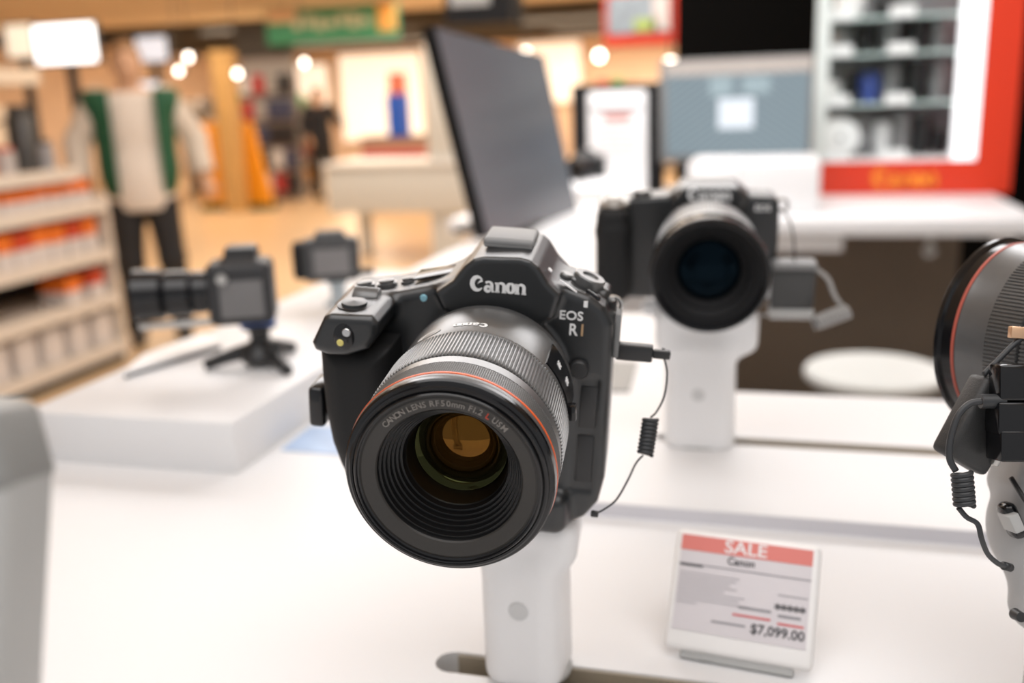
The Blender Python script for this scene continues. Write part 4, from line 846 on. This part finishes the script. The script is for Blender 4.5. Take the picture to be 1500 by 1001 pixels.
# dark clothed shopper silhouette far off
def person(name, label, loc, rz, sc, style):
    t = thing(name, label, 'person', loc, np.array(Matrix.Rotation(rz, 3, 'Z'))*sc)
    h = style
    J = dict(hipL=(-.09, 0, .92), hipR=(.09, 0, .92), kneeL=(-.115, -.01, .50), kneeR=(.12, -.02, .50), ankL=(-.125, .02, .09), ankR=(.14, .01, .09),
             shL=(-.185, .01, 1.43), shR=(.185, .01, 1.43), elL=h['elL'], elR=h['elR'], haL=h['haL'], haR=h['haR'])
    def torso(P, k=0.):
        d = sd_ell(P, (0, 0, 1.26), (.165+k, .105+k, .24+k)); d = smin(d, sd_ell(P, (0, .005, 1.0), (.155+k, .115+k, .16+k)), .08)
        return smin(d, sd_cap(P, (-.15, .01, 1.42), (.15, .01, 1.42), .06+k, .06+k), .06)
    def arm(P, s, k=0., e=.0):
        d = sd_cap(P, J['sh'+s], J['el'+s], .052+k, .042+k); return smin(d, sd_cap(P, J['el'+s], J['ha'+s], .042+k, .03+k-e), .02)
    def leg(P, s, k=0.):
        d = sd_cap(P, J['hip'+s], J['knee'+s], .085+k, .058+k); return smin(d, sd_cap(P, J['knee'+s], J['ank'+s], .056+k, .042+k), .03)
    def head(P):
        d = sd_ell(P, (0, -.005, 1.635), (.075, .092, .115)); d = smin(d, sd_ell(P, (0, -.04, 1.57), (.05, .05, .045)), .03)
        d = smin(d, sd_cap(P, (0, -.09, 1.63), (0, -.105, 1.605), .010, .014), .012)
        for s in (-1, 1):
            d = smin(d, sd_ell(P, (s*.078, .01, 1.63), (.012, .022, .034)), .008); d = smax(d, -sd_ell(P, (s*.030, -.098, 1.645), (.016, .016, .010)), .01)
        d = smax(d, -sd_ell(P, (0, -.096, 1.572), (.022, .012, .004)), .005)
        return smin(d, sd_cap(P, (0, .015, 1.56), (0, .02, 1.42), .052, .06), .03)
    def hands(P):
        d = None
        for s, sg in (('L', -1), ('R', 1)):
            a = np.array(J['ha'+s]); e = np.array(J['el'+s]); v = (a-e)/np.linalg.norm(a-e); side = np.cross(v, [0, 1, 0]); side /= np.linalg.norm(side); nrm = np.cross(side, v)
            q = sd_cap(P, a, a+v*.07, .030, .034); d = q if d is None else np.minimum(d, q)
            for i, L_ in enumerate((.062, .075, .07, .055)):
                b0 = a+v*.08+side*(.027-.018*i); m_ = b0+v*L_*.55; e_ = m_+(v*.7+nrm*.7)*L_*.5
                d = smin(d, np.minimum(sd_cap(P, b0, m_, .0095, .009), sd_cap(P, m_, e_, .009, .0075)), .004)
            d = smin(d, sd_cap(P, a+v*.03+side*.03, a+v*.085+side*.058+nrm*.015, .011, .009), .006)
        return d
    def full(P):
        d = smin(torso(P), head(P), .03)
        for s in 'LR': d = smin(d, arm(P, s), .03); d = smin(d, leg(P, s), .05)
        for s in 'LR':
            a = J['ank'+s]; d = smin(d, sd_cap(P, (a[0], a[1]+.02, .05), (a[0], a[1]-.13, .04), .035, .03), .02)
        return smin(d, hands(P), .012)
    hh = style.get('h', .009)
    mobj('body', nets(full, (-.55, -.35, -.01), (.55, .3, 1.78), hh), mat('skin', (.62, .36, .22), .5, var=.05), t, 180)
    mobj('hair', nets(lambda P: smax(sd_ell(P, (0, .012, 1.655), (.088, .1, .115)), -sd_rbox(P, (0, -.09, 1.60), (.2, .06, .075), .02), .02), (-.12, -.12, 1.5), (.12, .14, 1.79), hh), mat('hair_'+style['hn'], style['hair'], .6), t, 180)
    mobj('trousers', nets(lambda P: np.maximum(smin(smin(leg(P, 'L', .022), leg(P, 'R', .022), .03), sd_ell(P, (0, .005, .95), (.175, .135, .12)), .05), np.maximum(P[2]-.86, .06-P[2])), (-.3, -.22, .03), (.32, .2, .9), hh), mat('trousers_black', (.012, .012, .014), .7), t, 180)
    mobj('shirt', nets(lambda P: np.maximum(smin(torso(P, .016), sd_ell(P, (0, .005, .93), (.192, .152, .26)), .04), np.maximum(.80-P[2], P[2]-1.475)), (-.28, -.22, .78), (.28, .18, 1.5), hh), mat('shirt_'+style['sn'], style['shirt'], .8), t, 180)
    if style.get('jacket'):
        mobj('jacket', nets(lambda P: np.maximum(np.maximum(torso(P, .062), -torso(P, .040)), np.maximum(np.maximum(.78-P[2], P[2]-1.49), -sd_rbox(P, (.0, -.2, 1.1), (.120, .22, .5), .01))), (-.32, -.24, .76), (.32, .24, 1.56), hh), mat('jacket_green', (.01, .085, .035), .7), t, 180)
    for s in 'LR':
        mobj('sleeve', nets(lambda P: smax(arm(P, s, .030, .0), -sd_cap(P, J['ha'+s], np.array(J['ha'+s])*2-np.array(J['el'+s]), .06, .06), .01), (-.55, -.35, .7), (.55, .3, 1.56), hh), mat('sleeve_'+style['vn'], style['sleeve'], .8), t, 180)
        a = J['ank'+s]
        mobj('shoe', nets(lambda P: np.maximum(smin(sd_cap(P, (a[0], a[1]+.03, .055), (a[0], a[1]-.14, .045), .047, .042), sd_cap(P, (a[0], a[1], .05), (a[0], a[1], .1), .05, .05), .02), -P[2]), (a[0]-.08, -.25, -.01), (a[0]+.08, .15, .17), hh), mat('shoe_black', (.015, .015, .015), .5), t, 180)
    return t
person('person', 'person in an open dark green jacket with cream sleeves and black trousers', (-3.72, 5.14, 0), math.radians(36), 1.03,
       dict(elL=(-.32, .03, 1.20), elR=(.33, .03, 1.20), haL=(-.33, -.06, .97), haR=(.36, -.05, .97), hair=(.30, .16, .07), hn='brown', shirt=(.74, .66, .58), sn='cream', sleeve=(.66, .58, .49), vn='cream', jacket=True))
pf2 = onz(478, 292, 0)
person('person', 'person in all black clothing far off beside the product rack', (pf2[0], pf2[1], 0), math.radians(60), .93,
       dict(elL=(-.30, .02, 1.18), elR=(.30, -.1, 1.2), haL=(-.30, -.10, .98), haR=(.22, -.25, 1.1), hair=(.25, .15, .08), hn='fair', shirt=(.012, .013, .018), sn='black', sleeve=(.012, .013, .018), vn='black', h=.014))

# ------------------------------------------------------------------ shelving at the left
XS = -3.625; ye = 4.68; y0s = 2.2
gd = thing('shelving_unit', 'cream shop shelving unit stacked with orange-topped boxes', 'shelving', (XS-.25, (ye+y0s)/2, 0))
M_SHW = mat('cream_shelf', (.70, .62, .53), .5, var=.03)
zsv = [.12, .40, .66, .93, 1.12]
mobj('back_panel', merge(bx(XS-.52, XS-.49, y0s, ye, 0, 1.09), bx(XS-.52, XS-.49, y0s, 4.36, 1.09, 1.62)), mat('shelf_back_dark', (.05, .04, .035), .7), gd, 0, False)
mobj('end_panel', bx(XS-.5, XS-.02, ye, ye+.03, 0, .97), M_SHW, gd, 0, False)
mobj('base', bx(XS-.5, XS-.03, y0s, ye, 0, .05), M_BEAM, gd, 0, False)
for i, z in enumerate(zsv):
    yq = ye if z < 1.1 else 4.48
    s_ = mobj('shelf', bx(XS-.5, XS, y0s, yq, z-.03, z), M_SHW, gd, 0, False); mobj('price_strip', bx(XS, XS+.008, y0s, yq, z-.055, z+.012), M_SHW, s_, 0, False)
mobj('header_board', bx(XS-.5, XS-.05, y0s, 4.36, 1.56, 1.64), mat('header_cream', (.80, .66, .50), .5), gd, 0, False)
M_OT = mat('box_orange', (.80, .17, .01), .5, var=.12, vs=12); M_WB = mat('box_cream', (.66, .60, .56), .5, var=.08, vs=12); M_RB = mat('box_red', (.55, .05, .01), .5)
ORD = ['first', 'second', 'third', 'fourth', 'fifth', 'sixth', 'seventh', 'eighth', 'ninth', 'tenth', 'eleventh', 'twelfth', 'thirteenth']
def pbox(y, z, wy, h, kind, n=0):
    if kind == 2:
        o = thing('product_box', 'plain cream box on the lowest shelf, %s from the end panel' % ORD[n], 'box', (XS-.12, y, z), group='cream boxes on the lowest shelf')
        mobj('carton', bx(-.1, .08, -wy/2, wy/2, 0, h, .012, 1), M_WB, o, 0); mobj('lid', bx(-.09, .07, -wy*.42, wy*.42, h, h+.012), M_WB, o, 0)
    else:
        rows = {1.12: 'top', .93: 'top', .66: 'second', .40: 'third'}
        nm = {.66: 'second from top', .40: 'third from top', .93: 'upper'}.get(z, 'upper')
        o = thing('product_box', 'orange-topped cream box, %s row, %s from the shelf end panel' % (nm, ORD[n]), 'box', (XS-.12, y, z), group='orange-topped boxes, %s row' % nm)
        mobj('carton', bx(-.1, .08, -wy/2, wy/2, 0, h*.5, .006, 1), M_WB, o, 0); mobj('orange_top', bx(-.1, .08, -wy/2, wy/2, h*.5, h, .006, 1), M_OT if RND.random() < .8 else M_RB, o, 0)
for z, hh_, wy, gap, kind, skip in ((.66, .19, .115, .012, 0, 0), (.93, .125, .10, .01, 0, 0), (.40, .15, .12, .07, 0, 1), (.12, .19, .15, .05, 2, 0)):
    y = ye-.12; n = 0
    while y > 3.35:
        if not (skip and n in (2, 3, 4)): pbox(y, z, wy*RND.uniform(.9, 1.08), hh_*RND.uniform(.92, 1.06), kind, n)
        y -= wy+gap; n += 1
for i, (y, c, n_, hh_, r) in enumerate(((4.40, (.35, .33, .33), 'grey', .16, .05), (4.26, (.05, .045, .04), 'black', .34, .07), (4.11, (.50, .45, .42), 'silver', .14, .055), (3.97, (.45, .16, .07), 'red-brown', .22, .055), (3.85, (.35, .33, .33), 'pale', .18, .05), (3.70, (.5, .2, .08), 'rust', .2, .05))):
    t = thing('canister', n_+' lidded canister on the topmost shelf of the shelving unit', 'canister', (XS-.13, y, 1.12))
    mobj('can', lathez([(.0001, 0), (r, 0), (r, hh_*.8), (r*.8, hh_*.86)], 20), mat('can_'+n_, c, .4), t); mobj('lid', lathez([(r*.82, hh_*.84), (r*.82, hh_), (.0001, hh_)], 20), M_BEAM if n_ != 'silver' else M_RB, t)
# lit screens above the shelving
for px, py, hw, hh_, Y, lab in ((95, 64, 44, 28, 7.2, 'bright white lit screen high above the shelving unit'), (28, 60, 20, 24, 7.6, 'dimmer narrow lit screen next to the bright white screen'), (222, 72, 22, 18, 9.5, 'pale blue lit screen on a stand past the person'), (212, 140, 22, 20, 9.0, 'lilac white lit panel on a low stand beside the person')):
    t = thing('lit_screen', lab, 'screen', (ony(px, py, Y)[0], Y, 0))
    mobj('housing', pxbox(px-hw-3, py-hh_-3, px+hw+3, py+hh_+3, Y, .06), M_DARKPL, t, 0, False)
    mobj('panel', pxbox(px-hw, py-hh_, px+hw, py+hh_, Y-.006, .006), M_LAMPW if hw > 30 else mat('lit_pale_%d' % px, (.72, .76, .85) if px > 200 else (.9, .8, .65), .5, var=.02, emit=.8), t, 0, False)
    xq = ony(px, py, Y)[0]; mobj('pole', bx(xq-.04, xq+.04, Y+.02, Y+.06, 0, ony(px, py, Y)[2]), M_DARKPL, t, 0, False)
# distant gondolas with goods along the hall
cols = [('cream', (.72, .6, .5)), ('brown', (.35, .2, .1)), ('orange', (.75, .4, .12)), ('grey', (.4, .4, .42)), ('white', (.8, .76, .72)), ('dark', (.08, .06, .06)), ('green', (.08, .3, .12)), ('red', (.5, .1, .08))]
for gi, (gx, gy, gw, dsc) in enumerate(((-11.5, 9.5, 2.6, 'behind the person'), (-9.6, 14.5, 2.4, 'left of the timber post'), (-5.9, 16.5, 1.8, 'under the green banner'), (-3.2, 17.5, 2.2, 'behind the dark monitor'))):
    t = thing('goods_gondola', 'cream goods gondola '+dsc, 'shelving', (gx, gy, 0))
    mobj('back_panel', bx(gx, gx+gw, gy+.4, gy+.45, 0, 1.5), M_SHW, t, 0, False)
    for z in (.15, .55, .95, 1.35): mobj('shelf', bx(gx, gx+gw, gy, gy+.4, z-.04, z), M_SHW, t, 0, False)
    for x in (gx, gx+gw-.03): mobj('upright', bx(x, x+.03, gy, gy+.45, 0, 1.5), M_SHW, t, 0, False)
    for z in (.15, .55, .95, 1.35):
        x = gx+.08
        while x < gx+gw-.3:
            n_, c = RND.choice(cols); w_ = RND.uniform(.14, .3); h_ = RND.uniform(.18, .32)
            o = mobj('goods_box', bx(x, x+w_, gy+.06, gy+.34, z, z+h_, .01, 1), mat('goods_'+n_, c, .5)); tag(o, n_+' goods box on the '+{.15: 'lowest', .55: 'second', .95: 'third', 1.35: 'top'}[z]+' shelf of the gondola '+dsc, 'box', n_+' goods on the gondola '+dsc)
            x += w_+RND.uniform(.01, .08)

# small spot lamps hung from the hall ceiling and glowing panels added to brighten the far wall
M_SPOT = mat('lit_spot', (1, .9, .78), .5, var=0, emit=9)
for px, py, Y, near in ((348, 108, 10.5, 'product rack'), (276, 84, 10, 'timber post'), (262, 104, 10.8, 'narrow orange board'), (982, 97, 5.2, 'wide lit screen'), (878, 82, 8.4, 'hanging red sign box'), (446, 92, 12, 'green banner'), (770, 78, 9, 'dark monitor')):
    p = ony(px, py, Y); t = thing('spot_lamp', 'small lit spot lamp on a thin drop rod near the '+near, 'lamp', (p[0], Y, 2.8))
    mobj('rod', tube([(0, 0, 0), (0, 0, p[2]-2.8+.05)], .006, 6, 1), M_BEAM, t, 0)
    mobj('head', xf(lathe([(.0001, -.10), (.03, -.10), (.045, 0), (.040, 0)], 20), rot('Z', -10), (0, 0, p[2]-2.8)), M_BEAM, t)
    mobj('bulb', xf(lathe([(.042, -.005), (.035, .012), (.0001, .02)], 20), rot('Z', -10), (0, 0, p[2]-2.8)), M_SPOT, t)
M_WALLGLOW = mat('wall_glow', (1, .88, .76), .5, var=.06, vs=1.5, emit=.75)  # added glow standing in for brightness on the far wall
for x0, x1, y0, y1, dsc in ((500, 618, 78, 205, 'behind the blue carton'), (760, 850, 62, 150, 'behind the hanging red sign box'), (425, 480, 95, 165, 'behind the person in black')):
    t = thing('wall_glow_panel', 'large warm glowing panel added to brighten the far wall '+dsc, 'glow panel', (ony((x0+x1)/2, y1, 23.4)[0], 23.4, ony((x0+x1)/2, y1, 23.4)[2]))
    mobj('frame', pxbox(x0-2, y0-2, x1+2, y1+2, 23.45, .12), M_SHW, t, 0, False); mobj('panel', pxbox(x0, y0, x1, y1, 23.42, .03), M_WALLGLOW, t, 0, False)
